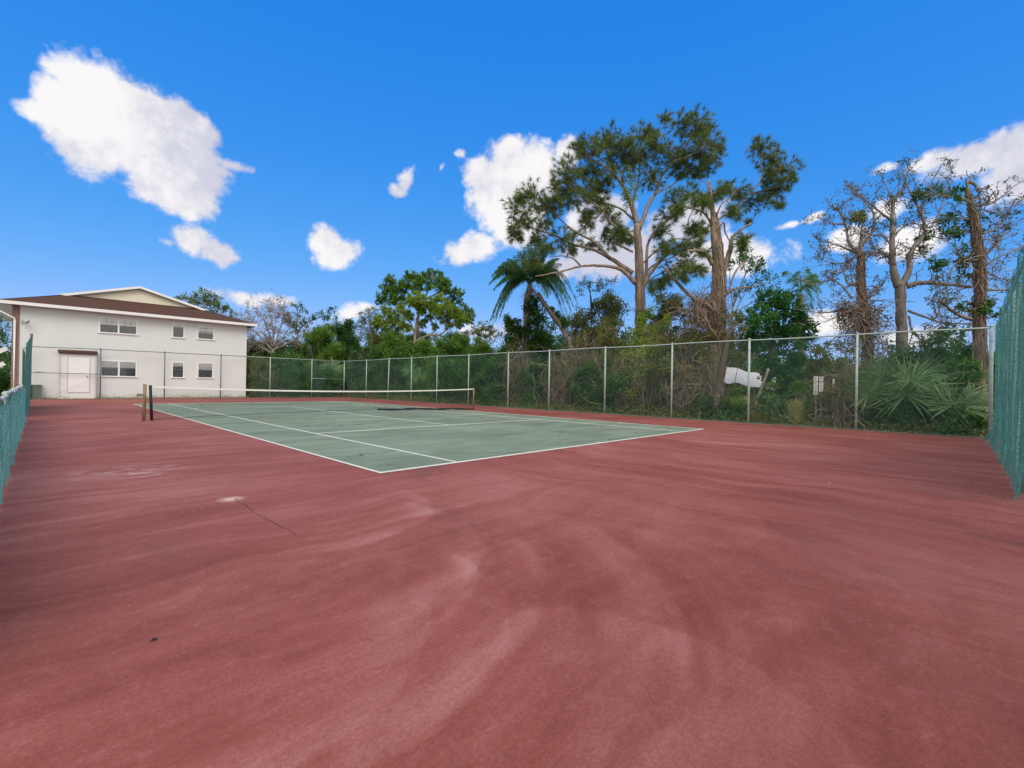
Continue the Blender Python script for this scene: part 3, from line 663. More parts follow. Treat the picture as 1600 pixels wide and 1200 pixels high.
# floodlight, vent
lp = at_y(40, 502, BY-.25)
g = MB(); g.tube([(lp[0]-.15, BY, lp[2]-.15), (lp[0]-.13, BY-.1, lp[2]+.02), (lp[0]-.02, BY-.2, lp[2]+.05)], .02, 6); g.tube([(lp[0]-.12, BY-.25, lp[2]+.07), (lp[0]+.02, BY-.32, lp[2]+.0), (lp[0]+.09, BY-.36, lp[2]-.04)], [.04, .10, .12], 10); g.build('floodlight', M['wiregrey'], bl, True)
vp = at_y(60, 579.5, BY)
g = MB(); g.box(vp[0]-.09, vp[0]+.09, BY-.06, BY, vp[2]-.03, vp[2]+.03); g.build('wall_vent', M['white'], bl)
# exterior stair seen past the pier
g = MB()
for k in range(9):
    z = .3+k*.19; y = BY+3.2; x = -7.4+k*.28; g.box(x, x+.34, y, y+1.1, z-.05, z)
g.obox((-6.1, BY+3.15, 1.15), (1.35, 0, .92), (0, .03, 0), (-.07, 0, .10)); g.obox((-6.0, BY+3.15, 2.05), (1.35, 0, .92), (0, .03, 0), (-.07, 0, .10))
g.build('stair_flight', M['white'], bl)

# utility box
gb = thing('utility_box', (-3.6, 32.1, 0), 'green metal utility cabinet against the white wall beside the teal cloth', 'utility box')
M['boxgreen'] = simple('green_cabinet', (.10, .15, .11), .6, 0, .2, 4)
u0 = at_y(29, 601, 32.05)[0]; u1 = at_y(65, 601, 32.05)[0]
g = MB(); g.box(u0, u1, 31.9, 32.27, .0, .78); g.build('cabinet', M['boxgreen'], gb)
g = MB(); g.box(u0-.02, u1+.02, 31.88, 32.28, .78, .83); g.build('lid', M['boxgreen'], gb)

# ------------------------------------------------------------ vegetation tools
def blobpts(c, rad, n, clumps=0):
    c = np.asarray(c, float); rad = np.asarray(rad, float)*np.ones(3)
    if clumps <= 0:
        d = rng.normal(size=(n, 3)); d /= np.linalg.norm(d, axis=1)[:, None]; return c+d*rad*(rng.uniform(0, 1, n)**.45)[:, None], d, np.full(n, .5)
    d = rng.normal(size=(clumps, 3)); d /= np.linalg.norm(d, axis=1)[:, None]
    cc = c+d*rad*(rng.uniform(.1, 1, clumps)**.4)[:, None]*.85
    tc = np.clip(rng.normal(.45, .16, clumps), .05, .95)
    k = rng.integers(0, clumps, n); sg = np.mean(rad)*1.5/max(2.0, clumps**.5)
    p = cc[k]+rng.normal(size=(n, 3))*sg*.45
    return p, d[k], tc[k]+rng.normal(size=n)*.08
def nearest(S, p):
    d = np.linalg.norm(S[:, :3]-p, axis=1); return int(np.argmin(d))
def twig(mb, a, b, r0, r1, k=6, wig=.08, sag=0, n=4, tint=.5):
    a = np.asarray(a, float); b = np.asarray(b, float); L_ = np.linalg.norm(b-a); tt = np.linspace(0, 1, k)[:, None]
    P = a+(b-a)*tt+np.cumsum(rng.normal(size=(k, 3)), 0)*L_*wig*.3*np.sin(tt*math.pi)+np.array([0, 0, 1])*(4*tt*(1-tt))*L_*sag
    mb.tube(P, np.linspace(r0, r1, k), n, tint, cap=False); return P
LS = .74
def limbs_px(mb, paths, D, n=7):
    """paths: (list of (u,v), r0px, r1px, depth end offset in m). returns skeleton samples"""
    S = []
    for pts, r0, r1, dd in paths:
        m = len(pts); P = []
        for i, (u, v) in enumerate(pts): P.append(at_d(u, v, D+dd*i/(m-1)))
        P = spline(P, 6); L = len(P); P[1:-1] += rng.normal(size=(L-2, 3))*min(r1, 1.6)*.22*D/F0
        rr = (r1+(r0-r1)*(1-np.linspace(0, 1, L))**1.4)*LS*D/F0*rng.uniform(.92, 1.08, L)
        mb.tube(P, rr, n, cap=True)
        S.append(np.c_[P, rr])
    return np.concatenate(S)
def needles(mb, tips, dirs, L=.30, n=40, wd=.014):
    m = len(tips)
    T = np.repeat(tips, n, 0); dd = np.repeat(dirs, n, 0)
    d = rng.normal(size=(m*n, 3))*.75+dd*.9; d[:, 2] += .12; d /= np.linalg.norm(d, axis=1)[:, None]
    T = T-dd*rng.uniform(0, .16, (m*n, 1))
    b = np.cross(d, rng.normal(size=(m*n, 3))); b /= np.linalg.norm(b, axis=1)[:, None]+1e-9
    LL = L*rng.uniform(.7, 1.15, (m*n, 1))
    V = np.stack([T-b*wd*.5, T+b*wd*.5, T+d*LL-np.array([0, 0, .03])], 1)
    tt = np.repeat(np.clip(rng.normal(.45, .18, m), 0, 1), n)+rng.normal(size=m*n)*.08
    mb.add(V.reshape(-1, 3), tris=np.arange(m*n*3).reshape(-1, 3), tint=np.repeat(tt, 3))

def pine_tree(name, label, D, trunk, paths, blobs, bark, vines=None, tuft=20, group='pine trees beyond the fence'):
    base = at_d(*trunk[0][:2], D); root = thing(name, (base[0], base[1], 0), label, 'tree', group)
    g = MB(); S = limbs_px(g, [([(u, v) for u, v, r in trunk], trunk[0][2], trunk[-1][2], 0)]+paths, D, 9)
    g.tube([(base[0], base[1], -.2), tuple(base)], trunk[0][2]*D/F0*1.1, 9)
    nd = MB(); tips = []; dirs = []
    blobs = sorted(blobs, key=lambda b: min(math.hypot(b[0]-995, b[1]-430), 999))
    blobs = blobs+[(u+rng.uniform(-1.3, 1.3)*r, v+rng.uniform(-1, 1)*r, r*.5) for (u, v, r) in blobs if rng.random() < .9]
    for (u, v, r) in blobs:
        rw = r*D/F0
        # nearest skeleton sample measured on the sky, then swing in depth
        q = S[:, :3]-CAM; dz = q@_fw; uu = 800+F0*(q@RT)/dz; vv = 600-F0*(q@UP)/dz
        cost = np.hypot(uu-u, vv-v)+np.where(S[:, 3] > 4*D/F0, 6, 0); i = int(np.argmin(cost)); a = S[i, :3]; Di = dz[i]
        dd = rng.uniform(-1, 1)*(.5+.02*cost[i]*1.0)
        c = at_d(u, v, Di+dd)
        P = twig(g, a, c, min(S[i, 3]*.7, .035+.01*rw), .014, 8, .12, .06, 5)
        S = np.vstack([S, np.c_[P[2:], np.full(len(P)-2, .014)]])
        nt = int(2.2*tuft*(r/16)**1.6)+5
        p, d, _ = blobpts(c, (rw*1.7, rw*1.6, rw*1.3), nt)
        for k in range(nt):
            s0 = P[rng.integers(4, 8)] if rng.random() < .5 or k == 0 else p[rng.integers(0, k)]
            if np.linalg.norm(s0-p[k]) > rw*1.1: s0 = P[-1]
            twig(g, s0, p[k], .010, .006, 4, .15, -.05, 3)
            dr = p[k]-s0; dr /= np.linalg.norm(dr)+1e-9; tips.append(p[k]); dirs.append(dr)
    needles(nd, np.array(tips), np.array(dirs))
    g.build('trunk', bark, root, True); nd.build('crown', M['pine'], root)
    if vines: vines(root, D)
    return root, S

def tangle(mb, c, rad, n, L=(.6, 1.6), r=.006, droop=.5, k=9):
    """loose hanging vine stems"""
    c = np.asarray(c, float); rad = np.asarray(rad, float)*np.ones(3)
    for _ in range(n):
        d = rng.normal(size=3); d /= np.linalg.norm(d); p = c+d*rad*rng.uniform(.1, 1)**.5
        l = rng.uniform(*L); v = rng.normal(size=3); v[2] = abs(v[2])*.5 if rng.random() < .4 else -abs(v[2])-droop; v /= np.linalg.norm(v); P = [p]
        for i in range(k-1):
            v = v+rng.normal(size=3)*.38; v[2] -= droop*.22; v /= np.linalg.norm(v); P.append(P[-1]+v*l/k)
        P = np.array(P); P[:, 2] = np.maximum(P[:, 2], .0)
        mb.tube(P, np.linspace(r, r*.5, k)*rng.uniform(.6, 1.5), 3, rng.uniform(.1, .9), cap=False)
def vine_cover(root, path, rads, n, leafn=0, leafm=None, stemr=.008, name='vines'):
    """vine stems climbing a trunk. path world pts, rads"""
    P = spline(path, 8); m = len(P); rr = np.interp(np.arange(m), np.linspace(0, m-1, len(rads)), rads)*.58
    g = MB(); lf_ = MB()
    for _ in range(n):
        i0 = rng.integers(0, int(m*.75)); i1 = min(m-1, i0+rng.integers(6, 22)); a = rng.uniform(0, 6.28); w_ = rng.normal()*.12
        idx = np.arange(i0, i1+1); ang = a+np.cumsum(rng.normal(size=len(idx))*.18+w_*.4); rd = rr[idx]*rng.uniform(.8, 1.25)+np.abs(rng.normal(size=len(idx)))*.03
        Q = P[idx]+np.c_[np.cos(ang)*rd, np.sin(ang)*rd, rng.normal(size=len(idx))*.04]
        if len(Q) > 2: g.tube(Q, stemr*rng.uniform(.5, 1.5), 4, rng.uniform(.1, .9), cap=False)
    o = g.build(name, M['vine'], root)
    if leafn:
        i = rng.integers(0, m, leafn); a = rng.uniform(0, 6.28, leafn); rd = rr[i]*rng.uniform(.9, 1.6, leafn)
        C = P[i]+np.c_[np.cos(a)*rd, np.sin(a)*rd, rng.normal(size=leafn)*.1]
        lf_.leaves(C, .09, .06, np.clip(rng.normal(.5, .2, leafn), 0, 1)); lf_.build('climbing_leaves', leafm, root)
    return o

def px(path, D, dd=0): return [at_d(u, v, D+dd) for u, v in path]
c3 = lambda L: [(740+x/3, 160+y/3) for x, y in L]
c3b = lambda L: [(740+x/3, 160+y/3, r/3) for x, y, r in L]

# ------------------------------------------------------------ the two big pines
D1 = depth_x(1003, 18.6)
P1 = [(c3([(760,850),(700,790),(640,770),(520,765),(400,795),(290,815)]), 5.5, 1.3, -1.0),
 (c3([(745,800),(640,730),(560,690),(450,660),(370,620),(250,580),(185,540)]), 5.0, 1.0, 1.5),
 (c3([(640,730),(560,650),(480,610),(400,540),(350,470),(330,420)]), 3.2, .8, -1.2),
 (c3([(500,765),(470,735),(420,720),(360,725)]), 2, .8, -.8),
 (c3([(765,640),(650,570),(600,500),(500,440),(430,370)]), 3.5, .9, -1.6),
 (c3([(760,560),(690,500),(600,470),(540,460),(440,480)]), 2.6, .8, 1.0),
 (c3([(745,700),(680,670),(600,650),(540,690)]), 2.5, .8, 2),
 (c3([(765,570),(740,480),(700,390),(640,320),(560,270),(500,250)]), 6.0, 1.0, -.6),
 (c3([(700,390),(690,330),(650,250),(640,180)]), 2.5, .8, .6),
 (c3([(740,480),(770,380),(780,280),(800,200),(820,140)]), 2.6, .8, 1.2),
 (c3([(775,600),(820,480),(850,430),(880,350),(930,280),(1000,200),(1050,100)]), 5.0, .9, .4),
 (c3([(850,430),(940,380),(1010,320),(1100,280)]), 2.2, .7, 1.3), (c3([(930,280),(1010,250),(1090,210)]), 2, .7, -.8),
 (c3([(930,280),(900,200),(885,130)]), 1.5, .5, 0), (c3([(860,400),(810,330),(790,260)]), 1.8, .6, -1),
 (c3([(788,900),(808,800),(822,650),(900,560),(1000,500),(1090,480)]), 4.5, .9, .8),
 (c3([(820,650),(850,600),(880,560),(900,520),(980,440)]), 3.0, .8, -1.0),
 (c3([(790,880),(830,800),(900,720),(1000,650),(1120,570),(1200,510),(1290,430),(1350,350),(1340,240)]), 4.6, 1.0, -1.2),
 (c3([(1290,430),(1400,400),(1480,350)]), 2.0, .7, .2), (c3([(1320,400),(1380,330),(1440,300)]), 1.8, .6, -.5), (c3([(1200,510),(1260,470),(1330,450)]), 1.6, .6, .5),
 (c3([(785,760),(850,700),(920,650),(980,640),(1040,660)]), 2.2, .8, 1), (c3([(788,830),(840,765),(920,730),(1000,700),(1070,700)]), 2.4, .8, 2),
 (c3([(790,880),(830,830),(900,790),(980,770),(1000,740)]), 2, .7, 1.5)]
B1 = c3b([(640,165,50),(560,230,58),(515,200,40),(700,195,58),(780,165,55),(825,145,35),(640,250,58),(720,280,55),(800,240,58),(870,215,50),(960,95,48),(1050,80,50),(1030,150,55),(1100,190,52),(1130,260,42),(1060,240,55),(980,220,58),(940,290,55),(1020,310,48),(1090,310,40),
 (440,310,50),(430,370,50),(500,345,50),(480,405,55),(560,425,46),(455,455,44),(560,330,38),(660,340,42),(830,360,48),(600,400,36),(280,440,55),(200,490,50),(240,545,46),(335,500,55),(380,455,36),(190,590,38),(190,630,28),(320,570,36),(420,640,46),(450,690,28),(540,560,42),(625,500,44),(650,560,40),(640,645,46),(550,670,38),(690,620,38),(520,520,28),
 (300,640,40),(330,690,36),(280,740,34),(940,470,48),(1000,430,44),(900,540,40),(880,600,34),(960,670,46),(900,700,40),(930,780,44),(1000,740,36),(1040,660,36),(1340,225,44),(1400,265,44),(1455,320,50),(1480,370,34),(1380,330,40),(1420,410,44),(1300,480,46),(1360,440,36),(1420,480,26),(1240,410,38),(1180,400,32),(860,860,30),(900,830,36),(700,640,26),(1290,560,10)])
def pv1(root, D):
    lv = MB()
    for (x, y, q_) in ((770, 1180, 60), (810, 1100, 50), (760, 1040, 50), (800, 980, 40), (830, 1200, 60), (750, 1250, 60), (690, 1220, 60), (870, 1230, 60)):
        p, d, tt = blobpts(at_d(*c3([(x, y)])[0], D-.4), q_/3*D/F0, 420, 8); lv.leaves(p, .11, .06, tt, dirs=d)
    lv.build('low_vine_leaves', M['lime'], root)
    vine_cover(root, px(c3([(800,1330),(785,1100),(780,900),(775,750),(768,600)]), D), [.42, .36, .30, .24, .16], 260, 300, M['yellow'], .012)
    g = MB(); p, d, tt = blobpts(at_d(*c3([(730,420)])[0], D-.3), (.55, .55, 1.5), 700, 30); g.leaves(p, .10, .07, tt); g.build('climbing_leaves', M['lime'], root)
pine_tree('pine_tree', 'largest pine with wide flat crown and long low limbs, its trunk wrapped in vines', D1,
 [(1003,622,13),(1002,540,12),(1001,460,10.5),(998,393,9),(995,350,7)], P1, B1, M['pinebark'], pv1, 19)
D2 = depth_x(1118, 17.4)
P2 = [(c3([(1165,800),(1200,700),(1210,640),(1240,605),(1300,565)]), 7.0, 1.6, -.5), (c3([(1120,760),(1080,700),(1020,695),(1000,700)]), 5, 1.6, -.6),
 (c3([(1110,960),(1060,930),(1030,920),(950,840),(890,770)]), 6, 2.6, -.8), (c3([(1130,600),(1080,520),(990,490),(950,500)]), 3.2, .9, .5),
 (c3([(1145,620),(1170,560),(1180,610),(1200,650)]), 2.2, 1.2, .3), (c3([(1130,560),(1160,480),(1200,450),(1230,410)]), 2, .7, .6), (c3([(1190,900),(1230,790),(1290,740),(1340,760)]), 2.6, .8, .8),
 (c3([(1170,890),(1240,870),(1320,860),(1390,840)]), 2.2, .8, .4), (c3([(1120,480),(1090,380),(1060,370)]), 1.8, .7, 0)]
B2 = c3b([(1270,640,30),(1250,670,24),(1060,590,34),(1080,480,34),(1150,420,36),(1210,510,26),(1035,450,32),(960,500,26),(1010,590,26),(1080,700,26),(990,800,34),(1050,780,30)])
def pv2(root, D):
    lv = MB()
    for (x, y, q_) in ((1090, 1080, 50), (1150, 1120, 50), (1110, 1180, 70), (1060, 1120, 60), (1170, 1010, 40)):
        p, d, tt = blobpts(at_d(*c3([(x, y)])[0], D-.4), q_/3*D/F0, 260, 8); lv.leaves(p, .10, .055, tt, dirs=d)
    lv.build('low_vine_leaves', M['olive'], root)
    vine_cover(root, px(c3([(1125,1330),(1130,1150),(1140,980),(1150,820),(1140,650),(1128,520)]), D), [.62, .58, .46, .34, .24, .14], 460, 120, M['yellow'], .013)
    g = MB(); tangle(g, at_d(*c3([(1090,960)])[0], D-.3), (1.1, .9, .9), 260, (.8, 2.2), .011, .35); g.build('hanging_vines', M['vine'], root)
pine_tree('pine_tree', 'broken-topped pine with forked trunk thickly wrapped in brown vines', D2,
 [(1117,640,19),(1117,560,17),(1120,480,14),(1122,420,11),(1116,370,8.5),(1114,330,6),(1110,300,4.5),(1108,282,2.5)], P2, B2, M['pinebark'], pv2, 16)

# ------------------------------------------------------------ broadleaf trees
def leafy_tree(name, label, D, trunk, paths, blobs, leafm, bark, leaf=(.13, .07), dens=1.0, clump=9, group=None, dspread=1.0, twigs=1, extra=None, fill=.5):
    base = at_d(*trunk[0][:2], D); root = thing(name, (base[0], base[1], 0), label, 'tree', group)
    g = MB(); S = limbs_px(g, [([(u, v) for u, v, r in trunk], trunk[0][2], trunk[-1][2], 0)]+paths, D, 7)
    if base[2] > -.1: g.tube([(base[0], base[1], -.2), tuple(base)], trunk[0][2]*D/F0*1.1, 7)
    lv = MB()
    blobs = list(blobs)+[(b[0]+rng.uniform(-1.1, 1.1)*b[2], b[1]+rng.uniform(-.7, .9)*b[2], b[2]*rng.uniform(.5, .8)) for b in blobs if rng.random() < fill]
    for b in blobs:
        u, v, r = b[:3]; rw = r*D/F0
        q = S[:, :3]-CAM; dz = q@_fw; uu = 800+F0*(q@RT)/dz; vv = 600-F0*(q@UP)/dz
        cost = np.hypot(uu-u, vv-v); i = int(np.argmin(cost)); c = at_d(u, v, dz[i]+rng.uniform(-1, 1)*rw*dspread)
        P = twig(g, S[i, :3], c, min(S[i, 3]*.7, .04), .012, 7, .12, .05, 4)
        S = np.vstack([S, np.c_[P[2:], np.full(len(P)-2, .012)]])
        n = int(dens*(rw*rw)/(leaf[0]*leaf[1])*20)
        p, d, tt = blobpts(c, (rw, rw, rw*.8), n, clump)
        for _ in range(5*twigs): twig(g, P[rng.integers(3, 7)], p[rng.integers(0, n)], .010, .004, 4, .15, 0, 3)
        tgt = lv
        tgt.leaves(p, leaf[0], leaf[1], np.clip(tt+(b[3] if len(b) > 3 else 0), 0, 1), dirs=d)
    g.build('trunk', bark, root, True); lv.build('crown', leafm, root)
    if extra: extra(root, D)
    return root
cb = lambda L: [(560+x/7.27, 410+y/7.27, r/7.27, *k) for x, y, r, *k in L]
cbp = lambda L: [(560+x/7.27, 410+y/7.27) for x, y in L]
D3 = depth_x(655, 19.0)
leafy_tree('broadleaf_tree', 'big rounded dark green tree behind the yellow-green one, tallest on the net side', D3+2.0, [(657,600,5),(655,540,4.5),(653,500,4),(655,470,3)],
 [(cbp([(680,500),(600,380),(500,300),(400,250)]), 2.5, .8, 1), (cbp([(690,500),(780,350),(830,200),(850,100)]), 2.5, .8, 0), (cbp([(690,450),(700,300),(640,200),(560,150)]), 2, .7, 0), (cbp([(760,420),(950,330),(1080,330),(1180,340)]), 2, .7, -1), (cbp([(760,500),(1000,480),(1200,560),(1280,600)]), 2, .7, 0)],
 cb([(370,230,75),(440,250,80),(290,290,55),(330,340,90),(260,400,70),(230,440,40),(430,350,90),(560,140,55),(620,170,80),(560,230,80),(700,180,80),(780,150,60),(830,110,40),(730,260,90),(650,280,80),(890,150,60),(880,230,80),(950,200,60),(1000,250,70),(960,310,80),(1060,290,50),(1080,350,60),(1170,340,45),(1130,430,50),(1050,430,60),(1190,520,60),(1260,560,50),(1290,620,45),(1230,640,60),(470,440,80),(360,430,70)]),
 M['green'], M['greybark'], (.19, .085), 1.0, 16, fill=1.0)
leafy_tree('broadleaf_tree', 'yellow-green feathery tree with pale leaning limbs in front of the dark rounded crown', D3, [(650,610,4.5),(649,560,4),(648,525,3.6),(652,500,3)],
 [(cbp([(660,650),(690,580),(750,500),(800,440)]), 2.6, .8, -1), (cbp([(640,830),(600,700),(500,600),(400,560)]), 2.2, .8, 0), (cbp([(640,900),(800,830),(920,820),(990,760),(1000,690),(900,600)]), 3, 1, -1), (cbp([(780,840),(870,770),(880,650)]), 2.2, .8, 0), (cbp([(990,760),(1100,690),(1200,620)]), 2, .7, 0)],
 cb([(640,380,75),(720,440,85),(600,440,60),(680,520,80),(790,480,75),(850,430,65),(930,400,60),(960,470,75),(880,530,85),(1000,540,80),(1080,560,85),(1140,620,75),(1180,600,60),(1080,680,80),(980,640,80),(1200,650,50),(470,530,70),(540,600,80),(420,620,85),(330,560,60),(290,520,40),(260,660,75),(340,700,80),(230,740,60),(440,720,80),(540,740,80),(420,820,80),(300,800,70),(720,560,60),(860,720,50),(1150,720,50),(740,700,50,-.2),(800,640,60,-.2)]),
 M['lime'], M['palebark'], (.17, .07), 1.2, 16, fill=1.0)
# rusty scrubby tree left of it
leafy_tree('scrubby_tree', 'thin rust-brown and olive tree on the building side of the big rounded tree', D3+1, [(578,620,3),(580,560,2.5),(582,520,2)],
 [(cbp([(160,800),(120,650),(140,520)]), 1.6, .6, 0), (cbp([(160,760),(60,650),(30,590)]), 1.3, .5, 0), (cbp([(170,760),(240,640),(300,620)]), 1.3, .5, 0)],
 cb([(150,540,60),(90,580,50),(200,560,50),(30,600,45),(120,650,70),(40,700,60),(200,700,70),(80,780,80),(180,830,80),(280,900,70),(320,960,60),(150,940,80),(760,900,60),(900,850,60),(30,850,60)]),
 M['olive'], M['greybark'], (.11, .06), .33, 9)
# lower greens in front (above-fence mass)
def bush(label, u, vt, wpx, F, mat, vb=None, leaf=(.12, .065), dens=1.0, plane='x', cat='shrub', name='shrub', group='shrubs beyond the fence', stems=True, tint=0.0, vines=0, zlow=0.0):
    D = depth_x(u, F) if plane == 'x' else depth_y(u, F)
    base = at_x(u, 620, F) if plane == 'x' else at_y(u, 620, F); base[2] = -.05
    top = at_d(u, vt, D)[2]; W_ = wpx*D/F0/2
    root = thing(name, base, label, cat, group)
    g = MB(); lv = MB(); nb = max(5, int(top*W_*4.5)+3)
    mats = MB()
    for k in range(nb):
        q = (k+.5)/nb; z = zlow+(top-zlow)*(.06+.88*q); wz = W_*math.sqrt(max(.12, 1-(2*q-1)**2*.75))
        a = rng.uniform(-1, 1); b = rng.uniform(-1, 1); rw = rng.uniform(.32, .55)*min(1.3, max(.55, W_))
        c = np.array([base[0], base[1], 0])+RT*[1, 1, 0]*a*max(0, wz-rw*.6)+np.array([_fw[0], _fw[1], 0])*b*min(1.0, W_)*.7; c[2] = min(z, top-rw*.55)
        c[2] = max(c[2], rw*.5)
        if stems: twig(g, (base[0]+a*.2, base[1]+b*.2, 0), c, .022, .008, 6, .12, 0, 4)
        n = int(dens*rw*rw/(leaf[0]*leaf[1])*18); p, d, tt = blobpts(c, (rw, rw, rw*.8), n, 6); p[:, 2] = np.maximum(p[:, 2], .02)
        if plane == 'x': p[:, 0] = np.maximum(p[:, 0], XR+.12)
        lv.leaves(p, leaf[0], leaf[1], np.clip(tt+tint, 0, 1), dirs=d)
    if stems: g.build('stems', M['greybark'], root)
    lv.build('foliage', mat, root)
    if vines:
        g = MB(); tangle(g, (base[0], base[1], zlow+(top-zlow)*.5), (W_, W_*.6, (top-zlow)*.5), vines, (.7, 2.0), .009, .45); g.build('vines', M['vine'], root)
    return root
BUSH = [ # label, u, vtop, width px, F, material, dens, vines
 ('wide glossy green shrub over the fence corner, nearest the building', 505, 508, 60, 34.5, 'green', 1.0, 0, 'y'),
 ('dark green shrub just left of the far fence corner', 538, 500, 50, 35.5, 'dark', 1.0, 0, 'y'),
 ('mottled grey-green shrub low behind the first far-fence panel beside the building', 402, 560, 50, 33.2, 'olive', .9, 20, 'y'),
 ('leafy mid-green shrub behind the second far-fence panel', 450, 552, 64, 33.2, 'dark', 1.0, 8, 'y'),
 ('dark low shrub under the far-fence middle rail', 500, 580, 60, 33.0, 'dark', 1.0, 0, 'y'),
 ('bluish green shrub in the fence corner on the tree side', 560, 545, 34, 16.2, 'palmetto', .8, 4, 'x'),
 ('shadowy green shrub past the corner, behind the leaning fence post', 590, 540, 40, 16.4, 'dark', .9, 10, 'x'),
 ('deep green shrub left of the fan palm', 622, 545, 46, 16.3, 'dark', 1.0, 0, 'x'),
 ('bright green shrub rising above the rail under the yellow-green tree', 620, 520, 60, 17.5, 'green', 1.0, 0, 'x'),
 ('green shrub above the fan palm', 660, 532, 56, 18.2, 'green', 1.0, 4, 'x'),
 ('rounded green shrub with rusty tips above the net end', 705, 524, 62, 17.2, 'green', 1.0, 0, 'x'),
 ('dark dense hedge shrub behind the slim net post', 735, 556, 64, 16.0, 'dark', 1.1, 0, 'x'),
 ('dark hedge shrub left of the slim net post', 695, 560, 44, 15.9, 'dark', 1.0, 0, 'x'),
 ('dark hedge shrub right of the slim net post', 775, 556, 50, 15.9, 'dark', 1.0, 4, 'x'),
 ('pale green shrub above the rail left of the queen palm', 745, 530, 50, 18.5, 'green', 1.0, 4, 'x'),
 ('glossy dark shrub between the two vine-wrapped posts under the queen palm', 835, 560, 44, 16.2, 'dark', 1.0, 10, 'x'),
 ('dark green shrub right behind the post near the pine trunk', 925, 575, 60, 16.0, 'dark', .9, 40, 'x'),
 ('low dark shrub at the foot of the largest pine', 965, 590, 60, 15.8, 'dark', .9, 30, 'x'),
 ('yellow-tinged shrub in front of the largest pine trunk', 1005, 520, 60, 16.6, 'lime', .45, 90, 'x'),
 ('olive shrub tangled with vines between the two big pines', 1060, 520, 70, 16.8, 'olive', .5, 150, 'x'),
 ('olive shrub left of the largest pine', 950, 500, 60, 17.6, 'olive', .5, 120, 'x'),
 ('lime leaved shrub right of the largest pine trunk', 1035, 490, 44, 19.4, 'lime', .5, 20, 'x'),
 ('low green shrub under the broken-topped pine', 1110, 628, 70, 15.6, 'dark', .9, 25, 'x'),
 ('fresh green shrub half hiding the white tarpaulin', 1150, 604, 50, 17.4, 'green', .7, 10, 'x'),
 ('thin green shrub under the right end of the white tarpaulin', 1205, 598, 40, 18.0, 'lime', .5, 6, 'x'),
 ('low blue-green shrub between two near fence posts', 1215, 612, 56, 15.7, 'palmetto', .6, 10, 'x'),
 ('bright green bushy shrub just beside the two white boards', 1258, 600, 50, 16.6, 'green', .8, 10, 'x'),
 ('green shrub next to the near fence post, under the bare trees', 1300, 568, 60, 17.2, 'green', .8, 70, 'x'),
 ('brown vine-choked shrub against the near fence post', 1318, 590, 50, 15.6, 'olive', .45, 130, 'x'),
 ('dark tall shrub behind the saw palmettos', 1450, 538, 110, 17.6, 'dark', 1.0, 20, 'x'),
 ('dark shrub in the fence corner by the teal netting', 1532, 560, 60, 16.0, 'dark', 1.0, 20, 'x'),
 ('low dark shrub beneath the saw palmettos', 1400, 640, 110, 16.4, 'dark', .8, 20, 'x'),
 ('dark green shrub behind the palmettos, left side', 1380, 560, 60, 17.0, 'dark', .9, 20, 'x'),
 ('low dark shrub at the corner foot of the saw palmettos', 1495, 645, 100, 16.0, 'dark', .8, 10, 'x'),
]
for (lb, u, vt, wd, Fp, mt, dn, vn, pln) in BUSH:
    bush(lb, u, vt, wd*1.15, Fp, M[mt], dens=dn*1.0, vines=vn, plane=pln, leaf=(.14, .075) if mt in ('dark', 'green') else (.11, .06))

for (lb, u, vt, wd, Fp, mt, dn) in [
 ('tall olive and rust thicket tree behind the largest pine, left of its trunk', 945, 455, 70, 22, 'olive', .55), ('brownish olive tree mass right behind the largest pine trunk', 1040, 450, 70, 23, 'olive', .55),
 ('olive bush rising between the scraggly tree and the largest pine', 905, 480, 60, 24, 'olive', .55), ('olive green shrub mass behind the broken pine', 1100, 465, 80, 24, 'olive', .6),
 ('dull green shrub above the rail right of the emerald tree', 1290, 530, 70, 21, 'olive', .7), ('green shrub above the rail below the feathery palm', 850, 520, 70, 19.5, 'dark', .8),
 ('dark green shrub above the rail between net end and feathery palm', 790, 535, 60, 20, 'dark', .8), ('dark green shrub filling under the rounded tree', 640, 520, 110, 23, 'dark', .8), ('mixed green shrub at the foot of the rust-brown tree', 585, 520, 70, 21, 'green', .8), ('leafy green shrub between rounded tree and distant flat tree', 715, 520, 70, 22, 'green', .8)]:
    bush(lb, u, vt, wd, Fp, M[mt], dens=dn, vines=8 if mt == 'olive' else 0, leaf=(.15, .075))
# tangled brown vine thickets
def thicket(label, u, vt, wpx, F, n, leafm=None, leafn=0, vb=640, tall=None):
    D = depth_x(u, F); base = at_x(u, 620, F); base[2] = 0; top = at_d(u, vt, D)[2]; W_ = wpx*D/F0/2
    root = thing('vine_thicket', base, label, 'vines', 'vine thickets behind the fence')
    g = MB(); 
    for k in range(int(n)):
        p0 = np.array([base[0]+rng.uniform(-.4, .5), base[1]+rng.uniform(-1, 1)*W_*1.3, rng.uniform(0, .5)]); z1 = rng.uniform(.3, 1)*top
        k_ = 10; zz = np.linspace(p0[2], z1, k_); wob = np.cumsum(rng.normal(size=(k_, 2))*.09, 0)
        P = np.c_[p0[0]+wob[:, 0]*.6, p0[1]+wob[:, 1], zz]; P[:, 0] = np.maximum(P[:, 0], XR+.1)
        g.tube(P, np.linspace(.016, .008, k_)*rng.uniform(.5, 1.5), 3, rng.uniform(.05, .95), cap=False)
    tangle(g, (base[0], base[1], top*.5), (.5, W_*1.3, top*.48), int(n*2.2), (.5, 1.8), .012, .3)
    g.build('stems', M['vine'], root)
    if leafn:
        lv = MB(); p, d, tt = blobpts((base[0]+.1, base[1], top*.5), (.5, W_*1.3, top*.5), leafn, 40); p[:, 0] = np.maximum(p[:, 0], XR+.1); p[:, 2] = np.abs(p[:, 2]); lv.leaves(p, .09, .05, tt); lv.build('foliage', leafm, root)
